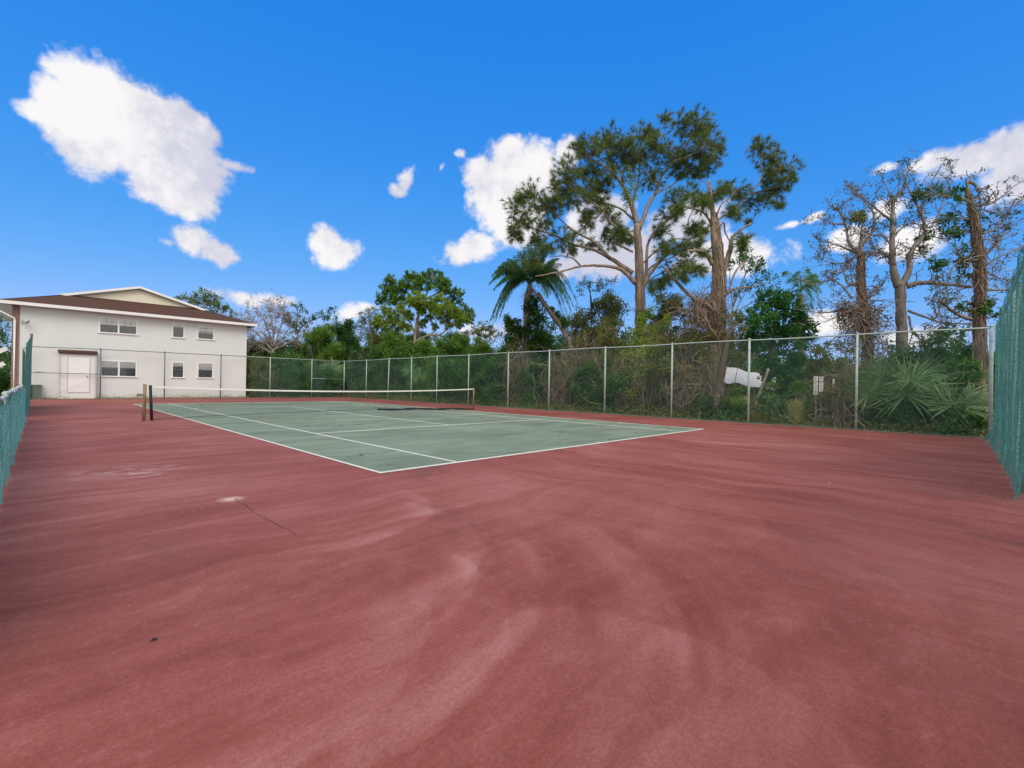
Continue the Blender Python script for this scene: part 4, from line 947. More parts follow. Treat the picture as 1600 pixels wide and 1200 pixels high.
THK = [('brown vine thicket just right of the net end', 803, 520, 40, 16.0, 170, 'dead', 900), ('brown vine thicket below the leaning palm trunk', 872, 545, 44, 15.9, 170, 'dead', 1000),
 ('rusty vine thicket topped with yellow leaves left of the pine', 905, 512, 54, 16.6, 190, 'dead', 1300), ('brown vine thicket with yellow leaves in front of the largest pine', 985, 545, 60, 16.0, 190, 'yellow', 420),
 ('reddish brown vine thicket between the big pines', 1055, 500, 70, 16.9, 300, 'dead', 1500), ('brown vine thicket with scattered yellow leaves beside the broken pine', 1085, 548, 60, 15.7, 220, 'yellow', 260),
 ('pale dry vine thicket right of the broken pine', 1152, 500, 60, 25.0, 150, 'olive', 3000), ('brown vine thicket beside the near fence post', 1322, 560, 44, 15.9, 170, 'dead', 500)]
for (lb, u, vt, wd, Fp, n, lm, ln) in THK: thicket(lb, u, vt, wd, Fp, n*.42, M['olive' if lm == 'dead' else lm], int(ln*2.4))

# ------------------------------------------------------------ palms
def frond(mb, st, a, tip, bow, W=.42, n=46, droop=.5, tint=.5):
    """feather frond from a to tip; bow lifts the middle"""
    a = np.asarray(a, float); tip = np.asarray(tip, float); L = np.linalg.norm(tip-a)
    mid = (a+tip)/2+np.array([0, 0, bow*L]); tt = np.linspace(0, 1, 14)[:, None]; P = (1-tt)**2*a+2*tt*(1-tt)*(mid*2-(a+tip)/2)+tt**2*tip
    st.tube(P, np.linspace(.022, .006, 14), 4, .7, cap=False)
    s = rng.uniform(.16, 1, n*2); i = s*13; i0 = np.minimum(i.astype(int), 12); fr = (i-i0)[:, None]; C = P[i0]*(1-fr)+P[i0+1]*fr; T = P[i0+1]-P[i0]; T /= np.linalg.norm(T, axis=1)[:, None]
    side = np.cross(T, [0, 0, 1.0]); side /= np.linalg.norm(side, axis=1)[:, None]+1e-9
    sg = np.where(np.arange(n*2) % 2, 1, -1)[:, None]
    d = side*sg*.9+T*.55+np.array([0, 0, -droop])+rng.normal(size=(n*2, 3))*.18; d /= np.linalg.norm(d, axis=1)[:, None]
    ll = W*(np.sin(np.clip(s, 0, 1)*math.pi*.82+.35)*.9+.15)[:, None]; b = np.cross(d, T); b /= np.linalg.norm(b, axis=1)[:, None]+1e-9; b = b*.5+T*.5
    w_ = .020; e = C+d*ll+np.array([0, 0, -1])*ll*droop*.5; m = C+d*ll*.5
    V = np.stack([C, m+b*w_, e, m-b*w_], 1); mb.add(V.reshape(-1, 3), np.arange(n*8).reshape(-1, 4), tint=np.repeat(np.clip(tint+rng.normal(size=n*2)*.12, 0, 1), 4))
def feather_palm(name, label, D, crown, tips, trunkpts, r, W=.42, extra=None, mat='palm', n=46):
    base = at_d(*trunkpts[0], D); root = thing(name, (base[0], base[1], 0), label, 'palm tree')
    g = MB(); P = px(trunkpts, D); P = [np.array([base[0], base[1], -.1])]+P; g.tube(spline(P, 6), r, 10); g.build('trunk', M['greybark'], root, True)
    lv = MB(); st = MB(); c = at_d(*crown, D)
    for (u, v, bow, dd) in tips: frond(lv, st, c+rng.normal(size=3)*.04, at_d(u, v, D+dd), bow, W, n, tint=rng.uniform(.3, .7))
    lv.build('crown', M[mat], root); st.build('frond_stems', M['palm'], root)
    if extra: extra(root, D)
    return root
c8 = lambda L: [(760+x/7.06, 390+y/7.06) for x, y in L]
D4 = depth_x(832, 17.2)
T4 = [(*c8([(p[0]+dx_, p[1]+dy_)])[0], b+.03*dx_/60, d+dx_/90) for dx_, dy_ in ((0, 0), (45, -35), (-30, 40))  for p, b, d in [((60,330), .34, .3), ((110,400), .30, -.8), ((130,190), .20, .6), ((90,240), .3, -.3), ((190,130), .12, -.6), ((400,-30), .02, .3), ((470,-80), .02, -.3), ((560,-40), .03, .4), ((640,40), .1, -.5), ((740,130), .12, .5), ((780,190), .15, -.8), ((880,420), .34, .5), ((960,620), .42, -.3), ((850,560), .4, .8), ((760,330), .25, -1.0), ((900,760), .40, .9), ((60,770), .42, .5), ((100,780), .40, -.3), ((320,60), .05, -1.0), ((250,420), .3, 1.0), ((700,480), .3, -1.0)]]
def x4(root, D):
    vine_cover(root, px(c8([(420,1400),(430,1100),(440,900),(440,700),(450,520),(490,420)]), D), [.20, .26, .24, .22, .24, .22], 150, 0)
    g = MB(); tangle(g, at_d(*c8([(490,470)])[0], D), (.35, .35, .5), 130, (.4, 1.2), .009, .6); g.build('dead_fronds', M['vine'], root)
    lv = MB()
    for (x, y, rr_, nn_) in ((310, 850, 100, 900), (300, 960, 110, 900), (380, 1010, 90, 600), (500, 640, 80, 500), (520, 760, 100, 700), (500, 560, 60, 260), (460, 960, 90, 500), (560, 1040, 110, 700), (240, 780, 50, 200)):
        p, d, tt = blobpts(at_d(*c8([(x, y)])[0], D-.25), rr_/7.06*D/F0, int(nn_*1.7), 8); lv.leaves(p, .12, .07, tt, dirs=d); lv.build('climbing_leaves', M['dark'], root)
feather_palm('queen_palm', 'feathery palm with drooping fronds and vine-wrapped trunk left of the largest pine', D4, (828, 443), T4, [(822,625),(822,540),(824,480),(828,445)], .15, .50, x4, n=95)
# leaning vine-covered trunk beside the palm
lt = thing('leaning_trunk', at_d(885, 620, D4)*[1, 1, 0], 'dead leaning tree trunk propped against the feathery palm, hung with vines', 'tree')
g = MB(); g.tube(spline([at_d(*p, D4-.2) for p in c8([(1000,1500),(950,1150),(840,880),(740,740),(640,600),(560,480)])], 6), .13, 9); g.build('trunk', M['greybark'], lt, True)
vine_cover(lt, [at_d(*p, D4-.2) for p in c8([(1000,1500),(950,1150),(840,880),(740,740),(640,600),(560,480)])], [.12, .14, .15, .16, .16, .16], 90, 260, M['yellow'])
lv = MB()
for (x, y, rr_) in ((590,700,110), (640,800,120), (700,930,110), (800,1000,110), (740,700,50), (820,760,60), (860,820,60), (590,900,90)):
    p, d, tt = blobpts(at_d(*c8([(x, y)])[0], D4-.1), rr_/7.06*D4/F0, 420, 6); lv.leaves(p, .13, .07, tt, dirs=d)
lv.build('climbing_leaves', M['dark'], lt)

D5 = depth_x(1252, 24)
c6 = lambda L: [(1200+x/3.6375, 230+y/3.6375) for x, y in L]
T5 = [(*c6([p])[0], b, d) for p, b, d in [((95,705), .25, 0), ((130,760), .3, 1), ((180,700), .1, -1), ((260,720), .15, .5), ((310,770), .3, 0), ((290,900), .4, .4), ((250,950), .35, -.8), ((120,880), .3, -.4), ((210,680), .05, .6), ((300,820), .3, -1)]]
feather_palm('small_palm', 'small feathery palm beyond the round emerald tree, left of the bare trees', D5, c6([(185,820)])[0], T5, [(1254,600),(1253,540),(1250,460)], .16, .5)

def fan(mb, st, c, fwd_, up_, Rr, n=34, spread=290, tint=.5, wd=.03, base=None):
    """costapalmate blade: segments radiate from c"""
    fwd_ = np.asarray(fwd_, float)/np.linalg.norm(fwd_); up_ = np.asarray(up_, float); up_ = up_-fwd_*(up_@fwd_); up_ /= np.linalg.norm(up_); sd_ = np.cross(fwd_, up_)
    a = np.radians(np.linspace(-spread/2, spread/2, n))+rng.normal(size=n)*.02
    d = np.cos(a)[:, None]*up_+np.sin(a)[:, None]*sd_+fwd_*(.28+.12*rng.normal(size=n))[:, None]*(1)
    d /= np.linalg.norm(d, axis=1)[:, None]; L = Rr*rng.uniform(.85, 1.08, n)[:, None]*(1-.25*(np.abs(a)[:, None]/math.radians(spread/2))**2)
    b = np.cross(d, fwd_); b /= np.linalg.norm(b, axis=1)[:, None]
    C = np.asarray(c)[None]+d*.03; m = C+d*L*.55; e = C+d*L+np.array([0, 0, -1])*L*rng.uniform(.03, .16, (n, 1)); w_ = wd*Rr
    V = np.stack([C-b*w_*.15, C+b*w_*.15, m+b*w_+fwd_*.01, e, m-b*w_+fwd_*.01], 1).reshape(-1, 3)
    i = np.arange(n)[:, None]*5
    mb.add(V, np.concatenate([i+0, i+1, i+2, i+4], 1), np.concatenate([i+4, i+2, i+3], 1), tint=np.repeat(np.clip(tint+rng.normal(size=n)*.2, 0, 1), 5))
    if base is not None:
        base = np.asarray(base, float); twig(st, base, c, .014, .009, 6, .03, .08, 4, .6)
def palmetto(label, specs, F, mat, group, name='saw_palmetto', Rr=.8, cat='palm shrub', clamp=True, trunk=None, plane='x'):
    u0 = specs[0][0]; D = depth_x(u0, F) if plane == 'x' else depth_y(u0, F); base = at_d(u0, 620, D); base[2] = 0; root = thing(name, base, label, cat, group)
    lv = MB(); st = MB()
    for (u, v, rpx, tiltu, tiltv, tn) in specs:
        dd = rng.uniform(-.35, .5); c = at_d(u, v, D+dd); tow = CAM-c; tow /= np.linalg.norm(tow)
        fw2 = tow*.75+RT*tiltu+UP*(.2+tiltv); up2 = UP*.9+RT*tiltu*1.4+np.array([0, 0, .2])
        fan(lv, st, c, fw2, up2, rpx*D/F0, 38, 300, tn, .017, base+np.array([rng.uniform(0, .3), rng.uniform(-.3, .3), .05]) if trunk is None else trunk)
    lv.build('fan_leaves', M[mat], root); st.build('leaf_stems', M['palm'], root); return root
c7 = lambda x, y: (1330+x/6.665, 520+y/6.665)
palmetto('large saw palmetto with a starburst blue-green fan in the middle of the near fence panel', [(*c7(580,640), 72, 0, .1, .75), (*c7(300,520), 46, -.4, 0, .45), (*c7(620,500), 44, .1, .2, .6), (*c7(180,640), 40, -.6, 0, .5), (*c7(420,700), 34, -.5, -.3, .3), (*c7(760,760), 40, .5, -.2, .35), (*c7(330,380), 36, -.2, .3, .45), (*c7(580,660), 40, 0, -.9, .7), (*c7(480,600), 60, -.2, .3, .6), (*c7(250,640), 52, -.4, .2, .55)], 15.6, 'palmetto', 'saw palmettos')
palmetto('saw palmetto with broad fan sweeping towards the teal netting', [(*c7(1000,800), 72, .6, .1, .72), (*c7(1060,760), 64, .3, .3, .6), (*c7(1180,640), 50, .5, .1, .5), (*c7(1000,830), 34, .2, -.9, .6), (*c7(1250,760), 50, .7, 0, .4), (*c7(1100,900), 40, .4, -.4, .3)], 15.35, 'palmetto', 'saw palmettos')
palmetto('saw palmetto with upright dark fans between the two nearer clumps', [(*c7(900,440), 44, .3, .2, .5), (*c7(1050,480), 48, .3, .2, .35), (*c7(780,400), 40, 0, .3, .3), (*c7(1180,460), 40, .5, .2, .3), (*c7(650,330), 36, -.1, .3, .45)], 16.9, 'palmetto', 'saw palmettos')
palmetto('low saw palmetto at the foot of the near fence post', [(*c7(180,720), 34, -.2, .1, .5), (*c7(120,900), 26, -.2, 0, .35), (*c7(260,800), 30, .2, .1, .35)], 15.5, 'palmetto', 'saw palmettos')
palmetto('fan palm with drooping fronds behind the fence near the net end', [(655,588,20,-.2,.1,.8),(668,592,20,.2,-.3,.75),(646,596,18,-.5,-.4,.6),(660,602,20,0,-.9,.7),(675,600,18,.6,-.4,.6),(640,580,18,-.5,.3,.6),(684,580,17,.5,.3,.6)], 15.9, 'palm', None, 'fan_palm')
# cabbage palm at the far corner
bp = at_y(528, 620, 33.3); bp[2] = 0; Dp = depth_y(520, 33.3)
palmetto('fan-leaved cabbage palm behind the middle rail at the far corner', [(515,580,24,-.3,.3,.7),(530,582,22,.3,.3,.6),(505,588,22,-.6,0,.6),(540,588,20,.6,0,.5),(520,575,24,0,.5,.75),(525,592,18,0,-.7,.5),(512,570,20,-.3,.6,.6)], 33.3, 'palmetto', None, 'cabbage_palm', plane='y', trunk=np.array([bp[0], bp[1], .9]))
g = MB(); g.tube([(bp[0], bp[1], -.1), (bp[0], bp[1], .45), (bp[0], bp[1], 1.15)], [.26, .30, .24], 10)
for k in range(60): a = k*2.4; z = .05+k*.019; d_ = np.array([math.cos(a), math.sin(a), .9]); d_ /= np.linalg.norm(d_); c_ = np.array([bp[0]+math.cos(a)*.28, bp[1]+math.sin(a)*.28, z]); g.obox(c_+d_*.1, d_*.13, np.cross(d_, [0, 0, 1])*.05, np.cross(d_, np.cross(d_, [0, 0, 1]))*.012)
cp = [o for o in bpy.data.objects if o.name.startswith('cabbage_palm')][0]
g.build('trunk', M['palebark'], cp)

# yellow-green fern clump and pampas tufts in the near panel
def grass_tuft(label, u, F, hgt, wd, mat, n=220, name='grass_clump', vb=660):
    b = at_x(u, vb, F); b[2] = 0; root = thing(name, b, label, 'grass clump')
    lv = MB(); m = n; a = rng.uniform(0, 6.28, m); tl = rng.uniform(.1, 1, m)*wd; h = hgt*rng.uniform(.55, 1.05, m)
    B0 = b+np.c_[rng.normal(size=m)*.08, rng.normal(size=m)*.08, np.zeros(m)]; d = np.c_[np.cos(a), np.sin(a), np.zeros(m)]; s_ = np.c_[-np.sin(a), np.cos(a), np.zeros(m)]*.010
    M1 = B0+d*tl[:, None]*.35+np.c_[np.zeros((m, 2)), h*.7]; E1 = B0+d*tl[:, None]+np.c_[np.zeros((m, 2)), h]
    for X in (M1, E1): X[:, 0] = np.maximum(X[:, 0], XR+.1)
    V = np.stack([B0-s_, B0+s_, M1+s_, M1-s_, E1], 1).reshape(-1, 3); i = np.arange(m)[:, None]*5
    lv.add(V, np.concatenate([i, i+1, i+2, i+3], 1), np.concatenate([i+3, i+2, i+4], 1), tint=np.repeat(rng.uniform(0, 1, m), 5)); lv.build('blades', M[mat], root)
grass_tuft('yellow straw-coloured grass clump midway along the near fence panel', 1244, 15.6, .95, .45, 'straw', 420)
grass_tuft('lime green fern-like clump left of the straw grass clump', 1200, 16.0, 1.1, .6, 'lime', 500, 'fern_clump')
grass_tuft('arching lime fern clump beside the post and the pink block', 1158, 15.9, 1.0, .7, 'lime', 420, 'fern_clump')
grass_tuft('orange-yellow fern clump at the foot of the fence post', 1185, 15.3, .4, .35, 'yellow', 160, 'fern_clump')

# ------------------------------------------------------------ emerald tree
D6 = depth_x(1212, 18.4)
leafy_tree('emerald_tree', 'rounded emerald green tree standing behind the near fence panel', D6, [(1188,640,3.2),(1196,600,2.8),(1206,560,2.6),(1212,520,2.2)],
 [([(1208,560),(1190,530),(1180,500)], 1.8, .7, -.5), ([(1212,530),(1235,510),(1250,500)], 1.8, .7, .5), ([(1212,520),(1214,480),(1210,455)], 1.8, .7, 0), ([(1208,560),(1240,560),(1255,550)], 1.2, .6, .2)],
 [(1210,462,14),(1225,468,14),(1196,470,14),(1185,485,14),(1235,485,16),(1212,485,20),(1172,500,12),(1190,505,20),(1220,505,22),(1245,503,18),(1258,515,16),(1180,525,18),(1205,530,24),(1235,528,22),(1262,535,14),(1195,555,22),(1222,560,24),(1245,560,16),(1210,585,22),(1232,590,18),(1215,605,14),(1178,540,12)],
 M['emerald'], M['greybark'], (.16, .08), 1.0, 10)

# ------------------------------------------------------------ bare / half-dead trees
def branch_out(g, p, d, L, r, lvl, tips, curl=.28, up=.06):
    k = 7; P = [p]; v = d.copy(); 
    for i in range(k-1):
        v = v+rng.normal(size=3)*curl; v[2] += up; v /= np.linalg.norm(v); P.append(P[-1]+v*L/(k-1))
    P = np.array(P); g.tube(P, np.linspace(r, max(.007, r*.45), k), 4 if r > .015 else 3, cap=False); tips.append((P[-1], v))
    if lvl > 0:
        for _ in range(rng.integers(2, 4)):
            i = rng.integers(1, k); dd = (P[i]-P[i-1]); dd /= np.linalg.norm(dd); nd_ = dd*.6+rng.normal(size=3)*.62; nd_ /= np.linalg.norm(nd_)
            branch_out(g, P[i], nd_, L*rng.uniform(.4, .75), max(.004, r*.55), lvl-1, tips, curl, up)
def bare_tree(name, label, D, trunk, paths, blobs, bark, leafm, tipleaf=.7, nbr=5, lvl=2, Lpx=26, vines=None, group='half-dead trees beyond the fence', leafsz=.11, dirty='dark', up=.06, curl=.28):
    base = at_d(*trunk[0][:2], D); root = thing(name, (base[0], base[1], 0), label, 'tree', group)
    g = MB(); S = limbs_px(g, [([(u, v) for u, v, r in trunk], trunk[0][2], trunk[-1][2], 0)]+paths, D, 8)
    if base[2] > -.1: g.tube([(base[0], base[1], -.2), tuple(base)], trunk[0][2]*D/F0*1.1, 8)
    tips = []; nt0 = (len(trunk)-1)*6+1; idx = nt0
    for pts, r0, r1, dd in paths:
        m = (len(pts)-1)*6+1 if len(pts) > 2 else 6; seg = S[idx:idx+m]; idx += m
        for _ in range(int(nbr*m/12)+2):
            i = rng.integers(max(1, m//5), m); T = seg[min(i, m-1), :3]-seg[i-1, :3]; T /= np.linalg.norm(T)+1e-9
            d = T*.6+rng.normal(size=3)*.65; d /= np.linalg.norm(d); branch_out(g, seg[i, :3], d, Lpx*D/F0*rng.uniform(.5, 1.2), min(seg[i, 3]*.6, .022), lvl, tips, curl, up)
        T = seg[-1, :3]-seg[-2, :3]; T /= np.linalg.norm(T)+1e-9; branch_out(g, seg[-1, :3], T, Lpx*D/F0*.8, min(seg[-1, 3], .015), lvl, tips, curl, up)
    lv = MB(); tp = [p for p, v in tips if rng.random() < tipleaf]
    if tp:
        C = np.repeat(np.array(tp), 4, 0)+rng.normal(size=(len(tp)*4, 3))*.04; lv.leaves(C, leafsz, leafsz*.55, rng.uniform(0, .5, len(C)))
    for (u, v, r) in blobs:
        rw = r*D/F0; q = S[:, :3]-CAM; dz = q@_fw; uu = 800+F0*(q@RT)/dz; vv = 600-F0*(q@UP)/dz
        i = int(np.argmin(np.hypot(uu-u, vv-v))); c = at_d(u, v, dz[i]+rng.uniform(-.4, .4)); twig(g, S[i, :3], c, .02, .008, 6, .15, 0, 4)
        n = int(rw*rw/(.12*.06)*13); p, d, tt = blobpts(c, (rw*1.05, rw*1.05, rw*.45), n, 5); lv.leaves(p, .12, .06, np.clip(tt, 0, 1), dirs=d)
    g.build('trunk', bark, root, True)
    if lv.V: lv.build('crown', leafm, root)
    if vines: vines(root, D)
    return root
c6b = lambda L: [(1200+x/3.6375, 230+y/3.6375, r/3.6375) for x, y, r in L]
Da, Db, Dc = depth_x(1350, 17.2), depth_x(1408, 18.0), depth_x(1530, 16.6)
def va(root, D):
    g = MB(); tangle(g, at_d(*c6([(520,960)])[0], D-.2), (.68, .6, .62), 330, (.5, 1.6), .011, .2); tangle(g, at_d(*c6([(510,560)])[0], D-.1), (.45, .4, .8), 90, (.4, 1.2), .008, .2); tangle(g, at_d(*c6([(580,1200)])[0], D-.2), (.6, .6, 1.2), 260, (.6, 1.8), .010, .5); g.build('vines', M['vine'], root)
    vine_cover(root, px(c6([(590,1450),(570,1200),(550,950),(525,780),(530,600)]), D), [.24, .22, .18, .15, .12], 160, 160, M['olive'], name='climbing_stems')
    lv = MB()
    for x, y, r_ in ((600,960,90), (440,930,60), (560,1100,90), (520,400,40)):
        p, d, tt = blobpts(at_d(*c6([(x, y)])[0], D), r_/3.64*D/F0, 260, 7); lv.leaves(p, .10, .06, tt)
    lv.build('climbing_leaves', M['olive'], root)
bare_tree('bare_tree', 'gnarled leafless tree with a brown vine ball, leftmost of the half-dead trees', Da, [(*c6([(590,1480)])[0], 7),(*c6([(570,1200)])[0], 6.5),(*c6([(548,950)])[0], 6),(*c6([(528,780)])[0], 5),(*c6([(525,600)])[0], 4.2),(*c6([(535,470)])[0], 3)],
 [(c6([(525,620),(460,540),(440,440),(400,360),(350,330)]), 3.51, 1.05, -.4), (c6([(440,440),(360,430),(280,400)]), 1.89, 0.75, .4), (c6([(535,560),(590,480),(600,380),(540,300),(500,250)]), 3.24, 0.90, .5), (c6([(500,600),(400,560),(300,530)]), 2.43, 0.75, .4),
  (c6([(490,620),(440,700),(370,710)]), 2.43, 0.75, 0), (c6([(530,640),(620,600),(680,600)]), 2.43, 0.90, -.3), (c6([(530,750),(460,780),(430,700),(440,640)]), 2.70, 1.05, 0), (c6([(520,820),(480,760),(470,680)]), 2.43, 0.90, 0), (c6([(560,860),(620,800),(650,780)]), 3.51, 1.80, .2), (c6([(500,900),(400,930),(300,940),(220,930)]), 2.70, 0.90, .3), (c6([(520,600),(420,660),(330,650),(290,620)]), 1.89, 0.75, .2), (c6([(480,860),(380,760),(250,780)]), 2.16, 0.75, .3)],
 c6b([(520,400,42)]), M['greybark'], M['olive'], .30, 5, 2, 22, va, leafsz=.085)
bare_tree('bare_tree', 'pale-barked half-dead tree with a forked top, middle one of the three by the palmettos', Db, [(*c6([(768,1480)])[0], 10.5),(*c6([(765,1200)])[0], 10.5),(*c6([(757,950)])[0], 9.5),(*c6([(750,770)])[0], 9)],
 [(c6([(745,790),(715,720),(708,600),(706,400),(715,300),(740,260)]), 8.78, 2.10, 0), (c6([(765,780),(800,700),(810,600),(870,520),(890,450),(850,340),(800,240),(770,150)]), 6.75, 1.20, .6), (c6([(706,420),(640,370),(580,320),(500,260)]), 2.70, 0.90, -.4), (c6([(710,360),(690,260),(650,180)]), 2.16, 0.75, .3), (c6([(712,320),(770,220),(800,130)]), 2.43, 0.75, -.3),
  (c6([(708,520),(760,460),(830,420)]), 2.70, 0.90, .4), (c6([(706,560),(640,500),(580,500),(540,470)]), 2.43, 0.75, .3), (c6([(705,640),(640,590),(600,580)]), 2.43, 0.90, 0), (c6([(790,790),(870,770),(1000,778),(1160,795)]), 5.67, 3.00, -.5), (c6([(890,470),(950,420),(1010,260),(1040,140)]), 2.43, 0.75, .4), (c6([(890,440),(880,350),(930,200),(990,100)]), 2.43, 0.75, 0), (c6([(800,930),(880,960),(1000,1000),(1150,1000)]), 2.97, 1.35, 0), (c6([(800,960),(820,1040),(880,1100),(940,1090)]), 2.43, 1.05, 0), (c6([(960,960),(940,850),(1020,790)]), 1.89, 0.90, 0)],
 c6b([(915,265,52),(950,280,40),(880,260,32),(1050,260,36),(850,610,40),(930,660,50),(970,680,30),(890,500,38),(860,560,34),(960,460,34),(1020,410,36)]), M['greybark'], M['dark'], .2, 6, 2, 24, leafsz=.085)
def vc(root, D):
    vine_cover(root, px(c6([(1215,1480),(1200,1000),(1205,800),(1195,600),(1170,400),(1135,260)]), D), [.20, .18, .17, .15, .12, .08], 240, 120, M['yellow'])
    g = MB(); tangle(g, at_d(*c6([(1230,620)])[0], D-.1), (.3, .3, 2.2), 90, (.7, 2.0), .008, .7); g.build('hanging_vines', M['vine'], root)
bare_tree('bare_tree', 'vine-hung broken-topped tree with tiers of dark leaves, next to the teal netting', Dc, [(*c6([(1215,1480)])[0], 10),(*c6([(1200,1150)])[0], 9.5),(*c6([(1205,900)])[0], 9),(*c6([(1202,700)])[0], 8),(*c6([(1195,520)])[0], 6.5),(*c6([(1165,380)])[0], 6),(*c6([(1140,280)])[0], 4.5),(*c6([(1130,190)])[0], 3)],
 [(c6([(1135,195),(1180,215),(1200,280),(1210,340)]), 3.51, 1.80, 0), (c6([(1160,980),(1080,950),(1010,900),(970,870)]), 4.05, 2.10, -.5), (c6([(1220,620),(1290,560),(1310,520),(1370,480)]), 3.51, 1.05, -.3), (c6([(1190,330),(1260,320),(1330,280),(1400,220)]), 2.70, 0.90, .3), (c6([(1230,680),(1320,620),(1460,555)]), 2.43, 1.35, .3), (c6([(1240,810),(1320,812),(1400,803)]), 2.70, 1.50, 0), (c6([(1170,420),(1080,400),(1000,410)]), 2.70, 1.05, .3), (c6([(1150,310),(1060,290),(960,270)]), 2.70, 1.05, -.3),
  (c6([(1200,500),(1280,470),(1340,420),(1370,350),(1420,310)]), 2.43, 0.90, 0), (c6([(1180,600),(1100,640),(1040,700),(1010,830),(960,960)]), 2.43, 0.90, 0), (c6([(1190,480),(1090,490),(1020,520)]), 2.43, 0.90, .4), (c6([(1200,640),(1130,640),(1080,600)]), 2.43, 0.90, -.4), (c6([(1235,360),(1320,390),(1340,440)]), 1.89, 0.75, 0), (c6([(1230,700),(1300,740),(1380,760)]), 1.89, 0.75, 0), (c6([(1160,1000),(1080,1080),(1020,1100),(980,1000)]), 2.43, 0.90, .3)],
 c6b([(1140,890,48),(1090,890,34),(1200,880,46),(1270,915,44),(1180,930,40),(1150,640,44),(1100,640,28),(1150,590,26),(1080,480,44),(1030,490,30),(1120,460,30),(1170,420,34),(1200,460,26),(1020,400,30),(1050,290,30),(1100,260,20),(1230,900,30),(1060,1080,70),(1000,1050,50),(1100,1150,50),(1310,960,30),(1090,550,26),(1160,740,30),(1110,720,24)]), M['greybark'], M['dark'], .2, 5, 2, 24, vc, leafsz=.085)

# trees behind the building end and far away
D7 = depth_y(440, 38)
c2 = lambda L: [(360+x/3.81, 400+y/3.81) for x, y in L]
c2b = lambda L: [(360+x/3.81, 400+y/3.81, r/3.81) for x, y, r in L]
bare_tree('bare_tree', 'pale grey leafless tree with a wide twiggy dome beside the building', D7, [(432,612,4),(430,570,3.5),(426,545,3)],
 [(c2([(250,560),(180,480),(130,440),(80,430)]), 2.2, .7, -1), (c2([(250,540),(220,430),(180,350),(130,330)]), 2, .6, 1), (c2([(260,540),(250,420),(230,340),(220,310)]), 2, .6, 0), (c2([(260,540),(300,420),(320,350),(300,310)]), 2, .6, -1), (c2([(260,560),(330,460),(370,400)]), 1.8, .6, 1), (c2([(250,580),(160,530),(100,480)]), 1.8, .6, 0), (c2([(260,600),(200,540),(110,500)]), 1.6, .5, 1), (c2([(240,520),(150,400),(100,370)]), 1.6, .5, 0), (c2([(250,520),(270,380),(260,330)]), 1.6, .5, .5), (c2([(260,560),(380,500),(420,470)]), 1.5, .5, 0)],
 [], M['palebark'], M['dead'], .10, 11, 3, 20, None, 'trees beside the building', .12, up=.04)
leafy_tree('dark_leaved_tree', 'open tree with separate clumps of nearly black leaves next to the pale twiggy dome', D7+3, [(462,612,3.5),(460,570,3),(462,540,2.5)],
 [(c2([(390,540),(400,450),(370,400)]), 2, .7, 0), (c2([(400,450),(450,400),(520,370),(600,340)]), 1.8, .6, -1), (c2([(390,420),(400,340),(380,290)]), 1.6, .6, 0)],
 c2b([(380,290,18),(410,300,20),(440,330,22),(400,340,22),(345,370,34),(370,400,36),(420,400,40),(390,430,36),(330,400,20),(480,380,24),(500,360,22),(540,350,24),(560,370,20),(600,330,22),(615,310,16),(590,370,24),(620,370,16),(450,430,20)]),
 M['dark'], M['greybark'], (.17, .09), .5, 6, 'trees beside the building')
leafy_tree('dark_leaved_tree', 'brownish undergrowth tree filling in below the pale twiggy dome', D7+2, [(415,612,3),(413,580,2.5),(410,560,2)], [(c2([(200,560),(150,520),(120,480)]), 1.5, .5, 0), (c2([(200,560),(300,500),(340,470)]), 1.5, .5, 0)],
 c2b([(120,520,44),(180,540,50),(240,560,50),(300,550,50),(360,560,50),(140,580,46),(380,520,40),(320,500,36),(420,560,50),(220,500,30)]), M['olive'], M['greybark'], (.14, .07), .45, 8, 'trees beside the building')
D8 = 52
leafy_tree('distant_pine', 'distant pine crown showing above the roof slope of the building', D8, [(345,640,3),(343,560,2.5),(338,500,2.2)], [([(338,500),(330,480),(318,465)], 1.6, .6, 0), ([(338,500),(350,485),(362,490)], 1.5, .6, 0), ([(330,485),(305,470),(285,465)], 1.2, .5, 0)],
 [(315,460,9),(325,468,11),(335,473,10),(310,470,9),(300,468,8),(285,466,8),(345,480,9),(355,487,8),(363,492,7),(330,480,10),(322,458,6),(318,478,7)], M['pine'], M['pinebark'], (.35, .10), .5, 6, 'distant trees')
leafy_tree('distant_tree', 'small distant tree with flat grey-green crown left of the queen palm', 48, [(760,640,2.5),(757,560,2),(755,530,1.6)], [([(755,535),(745,520),(738,514)], 1.2, .5, 0), ([(755,535),(765,520),(772,516)], 1.2, .5, 0)],
 [(740,514,7),(750,511,8),(760,511,8),(770,516,8),(777,522,7),(735,520,6),(755,520,7),(765,528,8),(745,528,8)], M['olive'], M['greybark'], (.3, .14), .45, 6, 'distant trees')
leafy_tree('distant_tree', 'distant open-crowned tree right of the broken pine with dark green clumps', 34, [(1140,640,3.5),(1139,560,3),(1145,480,2.6)], [([(1145,480),(1160,440),(1175,410),(1185,400)], 2, .6, 0), ([(1142,500),(1170,450),(1200,435)], 1.6, .5, 1), ([(1143,490),(1180,470),(1215,450)], 1.6, .5, 0), ([(1145,480),(1140,430),(1150,410)], 1.4, .5, 0)],
 c3b([(1240,720,34),(1290,710,34),(1330,750,36),(1350,780,26),(1270,760,30),(1200,760,26),(1390,820,26),(1350,850,26),(1410,850,22),(1290,860,30),(1230,880,26),(1180,740,20),(1300,800,22),(1330,900,30)]), M['dark'], M['greybark'], (.22, .10), .42, 6, 'distant trees')
